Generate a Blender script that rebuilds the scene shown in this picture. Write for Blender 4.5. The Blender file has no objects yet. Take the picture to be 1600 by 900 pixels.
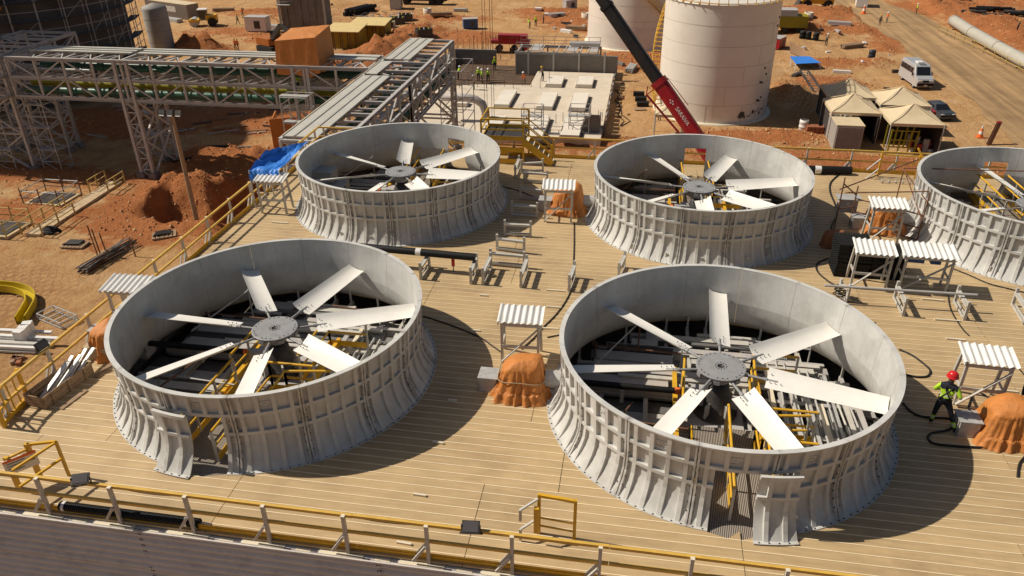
import bpy, math, random
from mathutils import Vector, Matrix, noise
R=math.radians; V=Vector
scene=bpy.context.scene; col=scene.collection
# ---------------------------------------------------------------- camera
CAMH=13.6445
CR=V((0.98643,0.16390,-0.00991)); CU=V((-0.07260,0.48949,0.86898)); CW=V((-0.14728,0.85647,-0.49474)); FPX=1200.0
cam=bpy.data.cameras.new('camera'); camo=bpy.data.objects.new('camera',cam); col.objects.link(camo)
cam.sensor_width=36; cam.lens=FPX/1600*36; cam.clip_end=4000; cam.clip_start=.1
m=Matrix((CR,CU,-CW)).transposed().to_4x4(); m.translation=V((0,0,CAMH)); camo.matrix_world=m; scene.camera=camo
# ---------------------------------------------------------------- light
EL=R(46.3); AZ=R(-2.4)
LD=V((math.cos(EL)*math.cos(AZ),math.cos(EL)*math.sin(AZ),-math.sin(EL)))
sun=bpy.data.lights.new('sun','SUN'); sun.energy=4.8; sun.angle=R(.53); sun.color=(1,.915,.79)
suno=bpy.data.objects.new('sun',sun); col.objects.link(suno); suno.rotation_euler=LD.to_track_quat('-Z','Y').to_euler()
w=bpy.data.worlds.new('World'); scene.world=w; w.use_nodes=True; wn=w.node_tree.nodes; wl=w.node_tree.links
sky=wn.new('ShaderNodeTexSky'); sky.sky_type='NISHITA'; sky.sun_disc=False; sky.sun_elevation=EL
sky.sun_rotation=math.atan2(-LD.x,-LD.y); sky.dust_density=1.8; sky.air_density=1.0
bg=wn['Background']; bg.inputs[1].default_value=.05; wl.new(sky.outputs[0],bg.inputs[0])
vs=scene.view_settings; vs.view_transform='Standard'; vs.look='None'; vs.exposure=0.0; vs.gamma=1; vs.use_curve_mapping=False
# ---------------------------------------------------------------- helpers
GZ=-12.0
def ray(px,py): return CW+CR*((px-800)/FPX)-CU*((py-450)/FPX)
def G(px,py,z=0.0):
    d=ray(px,py); t=(z-CAMH)/d.z; return V((0,0,CAMH))+d*t
def GY(px,py,y):
    d=ray(px,py); t=y/d.y; return V((0,0,CAMH))+d*t
def gg(px,py): return G(px,py,GZ)
rnd=random.Random(7)
class MB:
    def __init__(s): s.v=[]; s.f=[]; s.m=[]; s.sm=[]
    def add(s,vs,fs,m=0,sm=False):
        o=len(s.v); s.v+=[V(a) for a in vs]
        for f in fs: s.f.append([o+i for i in f]); s.m.append(m); s.sm.append(sm)
        return s
    def box(s,c,sz,rot=None,m=0):
        c=V(c); h=V(sz)/2; pts=[]
        for z in(-1,1):
            for x,y in((-1,-1),(1,-1),(1,1),(-1,1)):
                p=V((x*h.x,y*h.y,z*h.z))
                if rot is not None: p=rot@p
                pts.append(c+p)
        return s.add(pts,[(3,2,1,0),(4,5,6,7),(0,1,5,4),(1,2,6,5),(2,3,7,6),(3,0,4,7)],m)
    def bar(s,p,q,w,h=None,m=0,up=(0,0,1)):
        p=V(p);q=V(q);h=h or w;d=(q-p).normalized();u=V(up)
        if abs(d.dot(u))>.99: u=V((0,1,0))
        a=d.cross(u).normalized()*(w/2); b=a.cross(d).normalized()*(h/2)
        pts=[p-a-b,p+a-b,p+a+b,p-a+b,q-a-b,q+a-b,q+a+b,q-a+b]
        return s.add(pts,[(3,2,1,0),(4,5,6,7),(0,1,5,4),(1,2,6,5),(2,3,7,6),(3,0,4,7)],m)
    def ibeam(s,p,q,w,h,m=0,t=.02):
        u=V((0,0,1)); d=(V(q)-V(p)).normalized()
        if abs(d.z)>.9: u=V((0,1,0))
        o=u*(h/2-t/2)
        s.bar(V(p)+o,V(q)+o,w,t,m,u); s.bar(V(p)-o,V(q)-o,w,t,m,u); s.bar(p,q,t,h-2*t,m,u); return s
    def ring(s,c,d,r,n,ph=0):
        d=V(d).normalized(); u=V((0,0,1)) if abs(d.z)<.9 else V((1,0,0)); a=d.cross(u).normalized(); b=a.cross(d)
        return [V(c)+(a*math.cos(6.28318*i/n+ph)+b*math.sin(6.28318*i/n+ph))*r for i in range(n)]
    def tube(s,p,q,r,n=8,m=0,r2=None,cap=True,sm=True):
        d=V(q)-V(p); A=s.ring(p,d,r,n); B=s.ring(q,d,r if r2 is None else r2,n)
        s.add(A+B,[(i,n+i,n+(i+1)%n,(i+1)%n) for i in range(n)],m,sm)
        if cap: s.add(A,[tuple(range(n))],m); s.add(B,[tuple(range(n-1,-1,-1))],m)
        return s
    def path(s,pts,r,n=6,m=0,sm=True):
        pts=[V(p) for p in pts]; rings=[]
        for i,p in enumerate(pts):
            d=pts[min(i+1,len(pts)-1)]-pts[max(i-1,0)]; rings+=s.ring(p,d,r,n)
        k=len(pts); fs=[]
        for j in range(k-1):
            for i in range(n): fs.append((j*n+i,(j+1)*n+i,(j+1)*n+(i+1)%n,j*n+(i+1)%n))
        fs.append(tuple(range(n))); fs.append(tuple(range(k*n-1,(k-1)*n-1,-1)))
        return s.add(rings,fs,m,sm)
    def lathe(s,prof,n=24,c=(0,0,0),m=0,sm=True,cap=True):
        c=V(c); pts=[c+V((r*math.cos(6.28318*i/n),r*math.sin(6.28318*i/n),z)) for r,z in prof for i in range(n)]
        fs=[(j*n+i,j*n+(i+1)%n,(j+1)*n+(i+1)%n,(j+1)*n+i) for j in range(len(prof)-1) for i in range(n)]
        s.add(pts,fs,m,sm)
        if cap:
            if prof[-1][0]>.001: s.add(pts[-n:],[tuple(range(n))],m)
            if prof[0][0]>.001: s.add(pts[:n],[tuple(range(n-1,-1,-1))],m)
        return s
    def prism(s,poly,a,b,axis='z',m=0):
        n=len(poly)
        def P(u,v,t): return (u,v,t) if axis=='z' else ((u,t,v) if axis=='y' else (t,u,v))
        pts=[P(u,v,a) for u,v in poly]+[P(u,v,b) for u,v in poly]
        return s.add(pts,[tuple(range(n-1,-1,-1)),tuple(range(n,2*n))]+[(i,(i+1)%n,n+(i+1)%n,n+i) for i in range(n)],m)
    def grid(s,P,m=0,sm=True,th=0):
        r=len(P);c=len(P[0]);pts=[p for row in P for p in row]
        fs=[(j*c+i,j*c+i+1,(j+1)*c+i+1,(j+1)*c+i) for j in range(r-1) for i in range(c-1)]
        s.add(pts,fs,m,sm)
        if th:
            o=[V(p)-V((0,0,th)) for p in pts]; s.add(o,[f[::-1] for f in fs],m,sm)
        return s
    def wave(s,o,u,v,amp,per,m=0,th=.006,nv=2):
        # corrugated sheet: origin o, u = direction across the waves, v = along the flutes
        o=V(o);u=V(u);v=V(v);n=u.cross(v).normalized();L=u.length;k=max(4,int(L/per*6));P=[]
        for j in range(nv):
            P.append([o+u*(i/k)+v*(j/(nv-1))+n*(amp*math.sin(6.28318*L*i/k/per)) for i in range(k+1)])
        s.grid(P,m,True); s.grid([[p-n*th for p in row] for row in P][::-1],m,True); return s
    def xf(s,M):
        s.v=[M@p for p in s.v]; return s
    def build(s,name,mats,parent=None,world=True,mesh=None):
        if mesh is None:
            off=parent.location if (parent is not None and world) else V((0,0,0))
            if parent is not None and world and parent.parent is not None: off=off+parent.parent.location
            mesh=bpy.data.meshes.new(name); mesh.from_pydata([p-off for p in s.v],[],s.f)
            if not isinstance(mats,(list,tuple)): mats=[mats]
            for q in mats: mesh.materials.append(q)
            if len(mats)>1: mesh.polygons.foreach_set('material_index',s.m)
            mesh.polygons.foreach_set('use_smooth',s.sm); mesh.update()
        o=bpy.data.objects.new(name,mesh); col.objects.link(o)
        if parent is not None: o.parent=parent
        return o
def obj(name,mesh,parent=None,loc=(0,0,0),rz=0):
    o=bpy.data.objects.new(name,mesh); col.objects.link(o); o.location=loc; o.rotation_euler=(0,0,rz)
    if parent is not None: o.parent=parent
    return o
def tag(o,label,cat,group=None):
    o['label']=label; o['category']=cat
    if group: o['group']=group
    return o
def struct(o,label=None):
    o['kind']='structure'
    if label: o['label']=label
    return o
def thing(name,label,cat,loc=(0,0,0),rz=0,group=None):
    o=bpy.data.objects.new(name,None); o.empty_display_size=.2; col.objects.link(o); o.location=loc; o.rotation_euler=(0,0,rz)
    return tag(o,label,cat,group)
ORD=['first','second','third','fourth','fifth','sixth','seventh','eighth','ninth','tenth','eleventh','twelfth','thirteenth','fourteenth','fifteenth','sixteenth']
def copy_tree(o,loc=None,rz=None,label=None,parent=None,ch=None):
    c=o.copy(); col.objects.link(c)
    if parent is not None: c.parent=parent
    if loc is not None: c.location=loc
    if rz is not None: c.rotation_euler=(0,0,rz)
    if label: c['label']=label
    for k in list(o.children): copy_tree(k,parent=c)
    return c
# ---------------------------------------------------------------- materials
def hexc(r,g,b): # sRGB 0-255 to linear
    f=lambda c:(c/255/12.92) if c<=10 else ((c/255+.055)/1.055)**2.4
    return (f(r),f(g),f(b),1)
MATS={}
def mat(name,c,rough=.6,var=.12,scale=3,metal=0,bump=0,bscale=20,dirt=None,dirtamt=.3,dscale=1.2,spec=.4,rand=.0,coat=0,streak=0):
    if name in MATS: return MATS[name]
    M=bpy.data.materials.new(name); M.use_nodes=True; t=M.node_tree; n=t.nodes; l=t.links; b=n['Principled BSDF']
    c=tuple(c)+((1,) if len(c)==3 else ())
    b.inputs['Roughness'].default_value=rough; b.inputs['Metallic'].default_value=metal
    b.inputs['Specular IOR Level'].default_value=spec
    if coat: b.inputs['Coat Weight'].default_value=coat
    geo=n.new('ShaderNodeNewGeometry'); nz=n.new('ShaderNodeTexNoise'); nz.inputs['Scale'].default_value=scale; nz.inputs['Detail'].default_value=6; nz.inputs['Roughness'].default_value=.65
    l.new(geo.outputs['Position'],nz.inputs['Vector'])
    mx=n.new('ShaderNodeMix'); mx.data_type='RGBA'
    mx.inputs[6].default_value=tuple(max(0,x*(1-var)) for x in c[:3])+(1,); mx.inputs[7].default_value=tuple(min(1,x*(1+var)) for x in c[:3])+(1,)
    mr=n.new('ShaderNodeMapRange'); mr.inputs[1].default_value=.3; mr.inputs[2].default_value=.7
    l.new(nz.outputs['Fac'],mr.inputs[0]); l.new(mr.outputs[0],mx.inputs[0]); out=mx.outputs[2]
    if dirt is not None:
        n2=n.new('ShaderNodeTexNoise'); n2.inputs['Scale'].default_value=dscale; n2.inputs['Detail'].default_value=8; n2.inputs['Roughness'].default_value=.7
        l.new(geo.outputs['Position'],n2.inputs['Vector'])
        r2=n.new('ShaderNodeMapRange'); r2.inputs[1].default_value=.5; r2.inputs[2].default_value=.72; r2.inputs[4].default_value=dirtamt; l.new(n2.outputs['Fac'],r2.inputs[0])
        m2=n.new('ShaderNodeMix'); m2.data_type='RGBA'; l.new(r2.outputs[0],m2.inputs[0]); l.new(out,m2.inputs[6]); m2.inputs[7].default_value=tuple(dirt)+(1,); out=m2.outputs[2]
    if streak:
        mp=n.new('ShaderNodeMapping'); mp.inputs['Scale'].default_value=(1,1,.10); l.new(geo.outputs['Position'],mp.inputs[0])
        n4=n.new('ShaderNodeTexNoise'); n4.inputs['Scale'].default_value=4.5; n4.inputs['Detail'].default_value=7; n4.inputs['Roughness'].default_value=.7; l.new(mp.outputs[0],n4.inputs['Vector'])
        r4=n.new('ShaderNodeMapRange'); r4.inputs[1].default_value=.5; r4.inputs[2].default_value=.75; r4.inputs[4].default_value=streak; l.new(n4.outputs['Fac'],r4.inputs[0])
        m4=n.new('ShaderNodeMix'); m4.data_type='RGBA'; l.new(r4.outputs[0],m4.inputs[0]); l.new(out,m4.inputs[6]); m4.inputs[7].default_value=tuple(x*.62 for x in c[:3])+(1,); out=m4.outputs[2]
        vo=n.new('ShaderNodeTexVoronoi'); vo.distance='CHEBYCHEV'; vo.inputs['Scale'].default_value=1.3; l.new(geo.outputs['Position'],vo.inputs['Vector'])
        h4=n.new('ShaderNodeHueSaturation'); r5=n.new('ShaderNodeMapRange'); r5.inputs[3].default_value=.94; r5.inputs[4].default_value=1.05; sp=n.new('ShaderNodeSeparateColor'); l.new(vo.outputs['Color'],sp.inputs[0]); l.new(sp.outputs[0],r5.inputs[0]); l.new(r5.outputs[0],h4.inputs['Value']); l.new(out,h4.inputs['Color']); out=h4.outputs[0]
    if rand:
        oi=n.new('ShaderNodeObjectInfo'); hs=n.new('ShaderNodeHueSaturation'); mr3=n.new('ShaderNodeMapRange'); mr3.inputs[3].default_value=1-rand; mr3.inputs[4].default_value=1+rand
        l.new(oi.outputs['Random'],mr3.inputs[0]); l.new(mr3.outputs[0],hs.inputs['Value']); l.new(out,hs.inputs['Color']); out=hs.outputs[0]
    l.new(out,b.inputs['Base Color'])
    if bump:
        n3=n.new('ShaderNodeTexNoise'); n3.inputs['Scale'].default_value=bscale; n3.inputs['Detail'].default_value=5; l.new(geo.outputs['Position'],n3.inputs['Vector'])
        bp=n.new('ShaderNodeBump'); bp.inputs['Strength'].default_value=bump; bp.inputs['Distance'].default_value=.05; l.new(n3.outputs['Fac'],bp.inputs['Height']); l.new(bp.outputs[0],b.inputs['Normal'])
    MATS[name]=M; return M
DUST=(.42,.28,.14)
FRP=mat('white_fibreglass',(.56,.55,.515),.55,.09,.9,dirt=(.30,.26,.20),dirtamt=.4,dscale=1.1,spec=.25,streak=.32)
BLADE=mat('blade_white',(.80,.77,.70),.42,.03,2,dirt=(.6,.55,.46),dirtamt=.2)
PGREY=mat('profile_grey',(.50,.48,.43),.55,.1,4,dirt=DUST,dirtamt=.35,dscale=3)
STEEL=mat('grey_paint',(.44,.42,.40),.5,.1,3,dirt=DUST,dirtamt=.35,dscale=1.5)
GALV=mat('galvanised',(.44,.43,.41),.5,.18,6,metal=.15)
YEL=mat('yellow_paint',(.66,.37,.02),.45,.1,3,dirt=DUST,dirtamt=.3,dscale=2)
YELD=mat('rail_yellow',(.62,.38,.07),.5,.12,3,dirt=DUST,dirtamt=.3,dscale=2)
OLIVE=mat('olive_paint',(.30,.26,.015),.45,.1,2)
GREEN=mat('pipe_green',(.030,.10,.06),.4,.15,1.5,dirt=DUST,dirtamt=.25)
BLACK=mat('black_plastic',(.010,.010,.010),.6,.2,5,spec=.25)
RUBBER=mat('cable_rubber',(.018,.016,.015),.6,.2,4)
DARK=mat('dark_metal',(.045,.042,.04),.5,.25,4,dirt=DUST,dirtamt=.2)
RUST=mat('rusty_steel',(.16,.075,.04),.75,.35,6)
BRICKC=mat('brick_red',(.30,.11,.05),.85,.25,5)
ORANGE=mat('orange_tarp',(.52,.19,.042),.62,.12,3,dirt=(.36,.16,.055),dirtamt=.6,dscale=3.5,bump=.5,bscale=9)
BLUE=mat('blue_tarp',(.045,.22,.68),.45,.15,2,bump=.2,bscale=10)
BEIGE=mat('tent_canvas',(.62,.50,.32),.7,.06,1,dirt=(.42,.30,.16),dirtamt=.35,dscale=.7)
CONC=mat('pale_concrete',(.62,.53,.41),.85,.08,.8,dirt=(.4,.31,.2),dirtamt=.4,dscale=.5,bump=.2)
CONCG=mat('grey_concrete',(.20,.18,.16),.9,.2,.7,dirt=(.11,.09,.07),dirtamt=.4,dscale=.4,bump=.3)
TANKW=mat('tank_white',(.72,.66,.58),.42,.04,.3,dirt=(.50,.42,.33),dirtamt=.25,dscale=.35)
WOOD=mat('weathered_wood',(.30,.20,.12),.85,.25,6,bump=.3)
RED=mat('crane_red',(.33,.012,.018),.35,.12,1.5,dirt=DUST,dirtamt=.15)
BOOM=mat('boom_black',(.022,.018,.016),.4,.25,1.5,dirt=(.08,.06,.045),dirtamt=.4)
GLASS=mat('dark_glass',(.015,.017,.02),.08,.05,1,spec=.6)
WHITE=mat('white_paint',(.74,.72,.68),.4,.04,2,dirt=DUST,dirtamt=.2)
CREAM=mat('cream_plate',(.70,.62,.46),.55,.06,3)
SILVER=mat('van_silver',(.50,.50,.50),.3,.04,1,metal=.3,dirt=DUST,dirtamt=.25)
TYRE=mat('tyre',(.02,.02,.02),.85,.2,6)
SKIN=mat('skin',(.22,.11,.06),.6,.05)
NAVY=mat('navy_cloth',(.012,.014,.025),.8,.2,8)
LIME=mat('hi_vis_lime',(.45,.72,.03),.7,.08,6)
HIOR=mat('hi_vis_orange',(.75,.16,.03),.7,.08,6)
KHAKI=mat('khaki_cloth',(.22,.18,.12),.8,.2,6)
HELR=mat('helmet_red',(.55,.02,.02),.25,.05)
HELW=mat('helmet_white',(.8,.8,.78),.25,.03)
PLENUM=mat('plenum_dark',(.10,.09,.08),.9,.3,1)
DIRTO=mat('orange_soil',(.42,.17,.06),.95,.3,1.2,bump=.7,bscale=3,dirt=(.5,.28,.12),dirtamt=.5,dscale=.6)
CLAD=mat('brown_grey_cladding',(.58,.54,.505),.6,.06,.8,dirt=(.2,.17,.14),dirtamt=.35,dscale=2.2,bump=.05)
def plank_mats():
    M=mat('deck_plank',(.475,.337,.175),.6,.12,.35,dirt=(.25,.15,.08),dirtamt=.55,dscale=.38,rand=.06,bump=.05,bscale=30)
    t=M.node_tree;n=t.nodes;l=t.links;b=n['Principled BSDF']; src=b.inputs['Base Color'].links[0].from_socket
    g=n.new('ShaderNodeNewGeometry'); mp=n.new('ShaderNodeMapping'); mp.inputs['Scale'].default_value=(.9,9,1); z=n.new('ShaderNodeTexNoise'); z.inputs['Scale'].default_value=1.2; z.inputs['Detail'].default_value=7
    l.new(g.outputs['Position'],mp.inputs[0]); l.new(mp.outputs[0],z.inputs['Vector'])
    r=n.new('ShaderNodeMapRange'); r.inputs[1].default_value=.35; r.inputs[2].default_value=.75; r.inputs[3].default_value=.9; r.inputs[4].default_value=1.1; l.new(z.outputs['Fac'],r.inputs[0])
    h=n.new('ShaderNodeHueSaturation'); l.new(r.outputs[0],h.inputs['Value']); l.new(src,h.inputs['Color']); l.new(h.outputs[0],b.inputs['Base Color'])
    return [M,mat('plank_lip',(.78,.64,.42),.5,.08,3)]
PLANK=plank_mats()
def seam_mat():
    M=FRP.copy(); M.name='stack_fibreglass'; t=M.node_tree;n=t.nodes;l=t.links;b=n['Principled BSDF']; src=b.inputs['Base Color'].links[0].from_socket
    tc=n.new('ShaderNodeTexCoord'); sx=n.new('ShaderNodeSeparateXYZ'); l.new(tc.outputs['Object'],sx.inputs[0])
    dv=n.new('ShaderNodeMath'); dv.operation='DIVIDE'; l.new(sx.outputs[1],dv.inputs[0]); l.new(sx.outputs[0],dv.inputs[1])
    ab=n.new('ShaderNodeMath'); ab.operation='ABSOLUTE'; l.new(dv.outputs[0],ab.inputs[0])
    mr=n.new('ShaderNodeMapRange'); mr.inputs[1].default_value=.165; mr.inputs[2].default_value=.2; l.new(ab.outputs[0],mr.inputs[0])
    g=n.new('ShaderNodeNewGeometry'); z=n.new('ShaderNodeTexNoise'); z.inputs['Scale'].default_value=3.5; z.inputs['Detail'].default_value=6; l.new(g.outputs['Position'],z.inputs['Vector'])
    r2=n.new('ShaderNodeMapRange'); r2.inputs[1].default_value=.42; r2.inputs[2].default_value=.62; r2.inputs[4].default_value=.55; l.new(z.outputs['Fac'],r2.inputs[0])
    mu=n.new('ShaderNodeMath'); mu.operation='MULTIPLY'; l.new(mr.outputs[0],mu.inputs[0]); l.new(r2.outputs[0],mu.inputs[1])
    mx=n.new('ShaderNodeMix'); mx.data_type='RGBA'; l.new(mu.outputs[0],mx.inputs[0]); l.new(src,mx.inputs[6]); mx.inputs[7].default_value=(.13,.09,.06,1); l.new(mx.outputs[2],b.inputs['Base Color'])
    return M
STACKM=seam_mat()
def stripe_mat(name,c1,c2,scale,axis='X',rough=.6):
    M=bpy.data.materials.new(name); M.use_nodes=True; t=M.node_tree;n=t.nodes;l=t.links;b=n['Principled BSDF']; b.inputs['Roughness'].default_value=rough
    g=n.new('ShaderNodeNewGeometry'); w=n.new('ShaderNodeTexWave'); w.bands_direction=axis; w.inputs['Scale'].default_value=scale; w.inputs['Distortion'].default_value=.0
    l.new(g.outputs['Position'],w.inputs['Vector']); mx=n.new('ShaderNodeMix'); mx.data_type='RGBA'; mx.inputs[6].default_value=(*c1,1); mx.inputs[7].default_value=(*c2,1)
    l.new(w.outputs['Fac'],mx.inputs[0]); l.new(mx.outputs[2],b.inputs['Base Color'])
    bp=n.new('ShaderNodeBump'); bp.inputs['Distance'].default_value=.02; l.new(w.outputs['Fac'],bp.inputs['Height']); l.new(bp.outputs[0],b.inputs['Normal']); return M
GRATE=stripe_mat('grating',(.10,.08,.06),(.46,.40,.33),7.5,'X')
ELIM=stripe_mat('eliminator_ribs',(.10,.095,.09),(.42,.41,.39),6,'X')
ELIMY=stripe_mat('eliminator_ribs_cross',(.08,.08,.075),(.26,.25,.24),5,'Y')
# ---------------------------------------------------------------- ground
MOUNDS=[ # px, py on the ground, rx, ry, height, orange
 (312,296,2.4,2.2,1.5,1),(380,262,4,4,.8,1),(345,250,5,2.0,.9,1),(300,325,5,4,.02,1.2),(250,335,4,4,.02,.9),(315,80,3.2,2.6,2.6,1.2),(282,78,1.6,1.4,1.0,1.2),
 (560,100,3,3,1.2,1.1),(590,84,3.4,3.2,1.6,1.1),(622,68,3.2,4.5,1.5,1),(655,52,4.5,5,1.3,.5),(520,105,2.5,2,.7,1),
 (1262,52,4,3,1.7,.7),(1300,30,7,5,1.2,.5),(1345,48,3.5,3,1.0,.9),(1330,22,5,3,.8,.6),(1228,150,3.5,3,1.6,.3),(1300,100,5,2,.7,.6),(1370,100,3,2,.6,.2),
 (1560,48,6,7,2.0,.9),(1590,70,4,5,1.6,.8),(1500,22,8,4,1.2,.8),(1440,8,5,4,1.2,.7),(1560,10,14,4,1.0,.6),
 (960,95,3,3,.4,1.2),(1000,90,3,5,.3,1.2),(905,40,4,4,.6,1.1),(880,30,5,3,.5,.8),(880,225,6,2,.5,.9),(1000,225,6,2,.3,.2),(1250,215,4,2,.4,.2),(1330,255,12,2.0,.5,1),
 (445,60,5,3,.8,1),(410,20,6,3,.6,.8),(700,30,6,3,.5,.7),(740,60,4,4,.5,1),(860,20,6,3,.8,1),(930,20,4,4,.6,1),(1240,20,5,4,1.0,1),(1400,60,2.5,3,.7,1),(1385,75,2,3,.5,.9),(350,50,5,3,.35,.6),(640,110,2.5,3,.7,1.1),(1180,215,5,2,.4,.8),(1290,130,4,3,.5,.8),(40,270,9,2,.3,1),(150,190,6,4,.5,.9),(230,190,5,4,.3,.8),(430,180,6,5,.5,1),(470,30,5,3,.4,.4),(590,20,8,4,.4,.3),(20,330,4,3,.25,.5)]
MS=[(gg(a,b).x,gg(a,b).y,rx,ry,h,o) for a,b,rx,ry,h,o in MOUNDS]
ROADX=(37.2,48.6)
RIDGE=[([(300,272),(270,288),(246,304),(232,318),(230,330),(246,342),(280,350),(325,356)],.95,1.0),([(262,322),(290,332),(325,334),(360,322),(385,300)],-2.3,2.1),([(290,282),(262,302),(250,318)],-.35,.7)]
RIDGE=[([gg(*q) for q in pl],h_,w_) for pl,h_,w_ in RIDGE]
def ridge(x,y):
    if not(-46<x<-24 and 44<y<66): return 0
    h=0; p=V((x,y,0))
    for pl,hh,w_ in RIDGE:
        d=1e9
        for a,b in zip(pl,pl[1:]):
            ab=V((b.x-a.x,b.y-a.y,0)); ap=V((x-a.x,y-a.y,0)); t_=max(0,min(1,ap.dot(ab)/ab.length_squared)); d=min(d,(ap-ab*t_).length)
        q=d/w_
        if q<2: h+=hh*(math.exp(-q*q*1.4) if hh>-1 else (1/(1+math.exp((q-1)*7))))
    if abs(h)>.05: h+=.28*noise.noise(V((x*1.6,y*1.6,7)))+.16*noise.noise(V((x*3.4,y*3.4,2)))
    return h
def gh(x,y):
    h=0
    for cx,cy,rx,ry,hh,o in MS:
        d=((x-cx)/rx)**2+((y-cy)/ry)**2
        if d<5: h+=hh*math.exp(-d*1.1)
    h2=ridge(x,y)
    k=1.0 if not(ROADX[0]-2<x<ROADX[1]+1.5) else 0.05
    if abs(h)>.08: h*=1+.7*noise.noise(V((x*.8,y*.8,3)))*k+.45*noise.noise(V((x*.3,y*.3,8)))*k
    return GZ+h2+h*k+k*(.10*noise.noise(V((x*.12,y*.12,0)))+.07*noise.noise(V((x*.55,y*.55,1)))+.04*noise.noise(V((x*1.7,y*1.7,5))))
def soil(x,y):
    o=0
    for cx,cy,rx,ry,hh,c in MS:
        d=((x-cx)/(rx*1.25))**2+((y-cy)/(ry*1.25))**2
        if d<5: o+=c*math.exp(-d)
    o+=min(1,abs(ridge(x,y))*1.6)
    return min(1,o)
def axis(lo,hi,st,far):
    a=[]; x=lo
    while x<=hi: a.append(x); x+=st
    return [-f for f in far[::-1]]+a+far
XS=[-2500,-900,-400,-200]+[-112+i*.8 for i in range(81)]+[-47.6+i*.36 for i in range(60)]+[-25.8+i*.8 for i in range(118)]+[110,200,400,900,2500]
YS=[-2500,-600,-100,0,20]+[28+i*.8 for i in range(20)]+[43.9+i*.36 for i in range(54)]+[63.4+i*.8 for i in range(152)]+[200,240,320,600,1200,2500]
gm=bpy.data.meshes.new('ground'); nx=len(XS)
vv=[(x,y,gh(x,y)) if (-113<x<70 and 27<y<186) else (x,y,GZ) for y in YS for x in XS]
gm.from_pydata(vv,[],[(j*nx+i,j*nx+i+1,(j+1)*nx+i+1,(j+1)*nx+i) for j in range(len(YS)-1) for i in range(nx-1)])
gm.polygons.foreach_set('use_smooth',[True]*len(gm.polygons))
at=gm.attributes.new('soil','FLOAT','POINT'); at.data.foreach_set('value',[soil(x,y) for x,y,z in vv])
def ground_mat():
    M=bpy.data.materials.new('sandy_ground'); M.use_nodes=True; t=M.node_tree;n=t.nodes;l=t.links;b=n['Principled BSDF']; b.inputs['Roughness'].default_value=.95; b.inputs['Specular IOR Level'].default_value=.1
    g=n.new('ShaderNodeNewGeometry')
    def nz(s,d=8,ro=.65,vec=None):
        q=n.new('ShaderNodeTexNoise'); q.inputs['Scale'].default_value=s; q.inputs['Detail'].default_value=d; q.inputs['Roughness'].default_value=ro; l.new(vec or g.outputs['Position'],q.inputs['Vector']); return q.outputs['Fac']
    def mr(x,a,b_,c=0,d=1):
        q=n.new('ShaderNodeMapRange'); q.inputs[1].default_value=a;q.inputs[2].default_value=b_;q.inputs[3].default_value=c;q.inputs[4].default_value=d; l.new(x,q.inputs[0]); return q.outputs[0]
    def mix(f,a,b_):
        q=n.new('ShaderNodeMix'); q.data_type='RGBA'; l.new(f,q.inputs[0])
        for i,x in ((6,a),(7,b_)):
            if isinstance(x,tuple): q.inputs[i].default_value=(*x,1)
            else: l.new(x,q.inputs[i])
        return q.outputs[2]
    base=mix(mr(nz(.09),.35,.65),(.68,.43,.21),(.60,.34,.14))
    base=mix(mr(nz(.6,10,.75),.42,.72,0,.75),base,(.42,.21,.085))
    base=mix(mr(nz(.25,6),.55,.7,0,.6),base,(.72,.52,.31))
    mp=n.new('ShaderNodeMapping'); mp.inputs['Scale'].default_value=(1,.12,1); mp.inputs['Rotation'].default_value=(0,0,.5); l.new(g.outputs['Position'],mp.inputs[0])
    base=mix(mr(nz(.8,6,.6,mp.outputs[0]),.48,.66,0,.5),base,(.42,.23,.10))
    for rot,sc in ((.35,.55),(1.35,.5),(-.5,.6)):
        m2=n.new('ShaderNodeMapping'); m2.inputs['Rotation'].default_value=(0,0,rot); l.new(g.outputs['Position'],m2.inputs[0])
        wv=n.new('ShaderNodeTexWave'); wv.inputs['Scale'].default_value=sc; wv.inputs['Distortion'].default_value=7; wv.inputs['Detail'].default_value=4; wv.inputs['Detail Scale'].default_value=.35; l.new(m2.outputs[0],wv.inputs['Vector'])
        ml=n.new('ShaderNodeMath'); ml.operation='MULTIPLY'; l.new(mr(wv.outputs['Fac'],.62,.9,0,.55),ml.inputs[0]); l.new(mr(nz(.07,4,.6),.48+.05*sc,.6),ml.inputs[1])
        base=mix(ml.outputs[0],base,(.40,.22,.10))
    a=n.new('ShaderNodeAttribute'); a.attribute_name='soil'
    ad=n.new('ShaderNodeMath'); ad.operation='ADD'; l.new(a.outputs['Fac'],ad.inputs[0]); l.new(mr(nz(.45,10,.75),.25,.75,-.55,.55),ad.inputs[1])
    org=mix(mr(nz(1.4,9,.75),.35,.65),(.50,.20,.075),(.40,.14,.05))
    base=mix(mr(ad.outputs[0],.18,.5),base,org)
    base=mix(mr(nz(6,6,.8),.55,.75,0,.35),base,(.22,.13,.07))
    l.new(base,b.inputs['Base Color'])
    bp=n.new('ShaderNodeBump'); bp.inputs['Strength'].default_value=1.0; bp.inputs['Distance'].default_value=.45; l.new(nz(2.2,12,.75),bp.inputs['Height']); l.new(bp.outputs[0],b.inputs['Normal'])
    return M
gm.materials.append(ground_mat()); ground=bpy.data.objects.new('ground',gm); col.objects.link(ground); struct(ground)
RN=60; rp=[]
for i in range(RN+1):
    y=60+i*3.2; wob=.5*math.sin(i*.7)+.4*math.sin(i*1.9); bend=0 if y<130 else -(y-130)**2*.004
    rp.append([V((ROADX[0]+wob+bend,y,GZ+.05)),V((ROADX[0]+3.6+bend,y,GZ+.09)),V((ROADX[1]-3.6+bend,y,GZ+.09)),V((ROADX[1]+.4*math.sin(i*1.1+2)+bend,y,GZ+.05))])
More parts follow.
